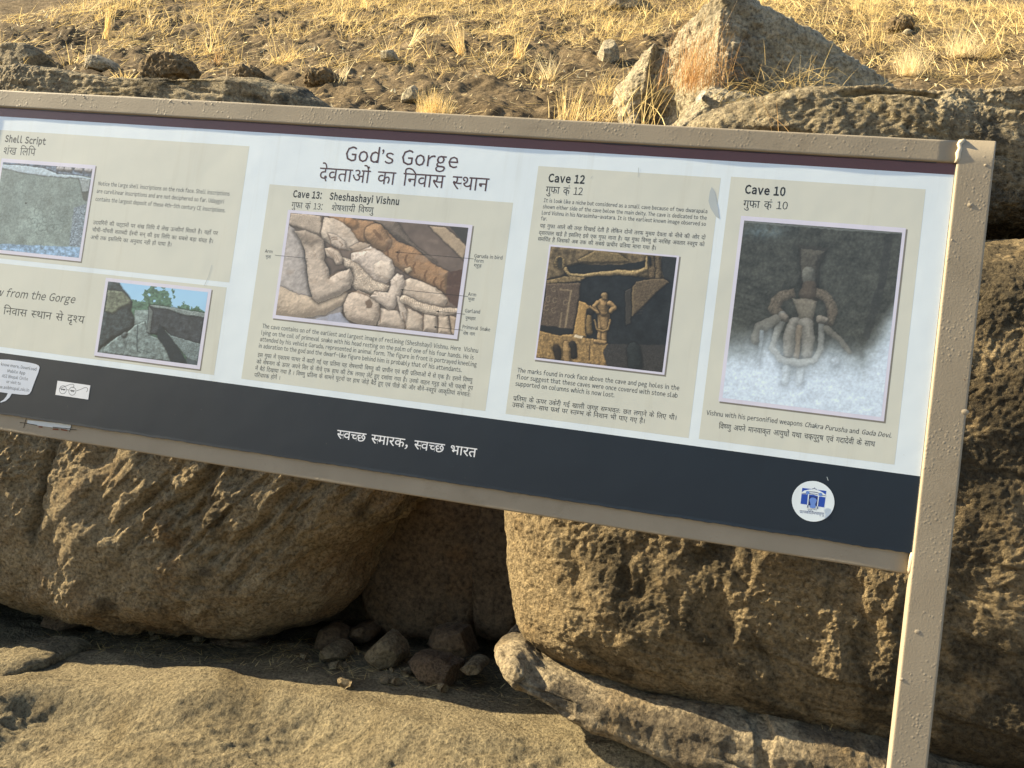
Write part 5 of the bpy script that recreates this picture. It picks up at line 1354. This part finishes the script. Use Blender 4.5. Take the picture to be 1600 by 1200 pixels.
tuft((948, 150), 60, 90, 1.1, "dense yellow straw against the lower left of the jagged rock", lean=(0.2, 1.2), w=0.0022, foot=0.04)
tuft((196, 128), 34, 34, 1.2, "crumpled yellow leaves in front of the big dark clod", M_straw, lean=(0.2, 1.3), w=0.007, foot=0.014)
tuft((440, 98), 74, 26, 0.9, "few thin long straws on the dark soil, left of the centre", lean=(0.1, 0.8), w=0.0024, foot=0.05)
tuft((530, 130), 70, 16, 0.9, "branched dead stem left of the round tuft", M_pale, lean=(0.1, 0.9), w=0.003, foot=0.02)
jy = 1.44
tuft(None, 125, 260, 0.6, "rusty orange grass growing up the front of the jagged rock", M_orange, lean=(0, 0.35), droop=(0, 0.5), w=0.0016, foot=0.045, base=at(1085, 130, jy), hmin=0.3)
tuft(None, 85, 120, 0.7, "tangled brown grass hanging at the jagged rock's foot", M_orange, lean=(0.2, 1.0), droop=(0.5, 2.2), w=0.0016, foot=0.06, base=at(1100, 118, jy - 0.05), hmin=0.4)
tuft(None, 120, 26, 0.8, "long bent yellow stalks in front of the jagged rock's dark hollow", M_straw, lean=(0.0, 0.8), droop=(0, 0.9), w=0.0028, foot=0.07, base=at(1000, 196, 1.42), hmin=0.5)
tuft(None, 66, 70, 1.2, "fine twigs sprawling below the jagged rock's dark right face", M_straw, lean=(0.4, 1.4), w=0.0018, foot=0.07, base=at(1240, 132, 1.5))
tuft(None, 62, 240, 1.2, "matted orange straw trailing over the broken pale rock", M_straw, lean=(0.7, 1.7), droop=(0, 0.9), w=0.0018, foot=0.10, base=at(1220, 152, 1.3), hmin=0.5)
tuft(None, 74, 20, 0.8, "few reddish stems hanging over the top rail below the matted straw", M_orange, lean=(0.1, 1.0), w=0.002, foot=0.05, base=at(1215, 212, 1.12))
tuft(None, 46, 60, 1.0, "dry grass sprouting from the pitted block beside the post", M_straw, lean=(0.2, 1.2), w=0.0018, foot=0.03, base=at(1372, 935, 1.02))
tuft(None, 30, 60, 1.0, "small straw clump where the pitted block meets the layered ledge", M_straw, lean=(0.2, 1.3), w=0.002, foot=0.02, base=at(1296, 1140, 1.0))
# straw and leaf litter under the boulders
n = 900
x = U(-2.6, -0.7, n); y = U(1.2, 1.62, n)
b = np.stack([x, y, slab_z(x, y) + 0.006], 1); az = U(0, 6.28, n)
v, f = blades(b, 2, U(0.015, 0.07, n), U(0.0012, 0.003, n), np.pi / 2 + U(-.25, .1, n), az, U(-.3, .3, n), None)
tag(mesh_obj("straw_litter", v, f, M_straw), "bits of straw lying on the shaded slab in the gap between the boulders", "straw litter", kind="stuff")
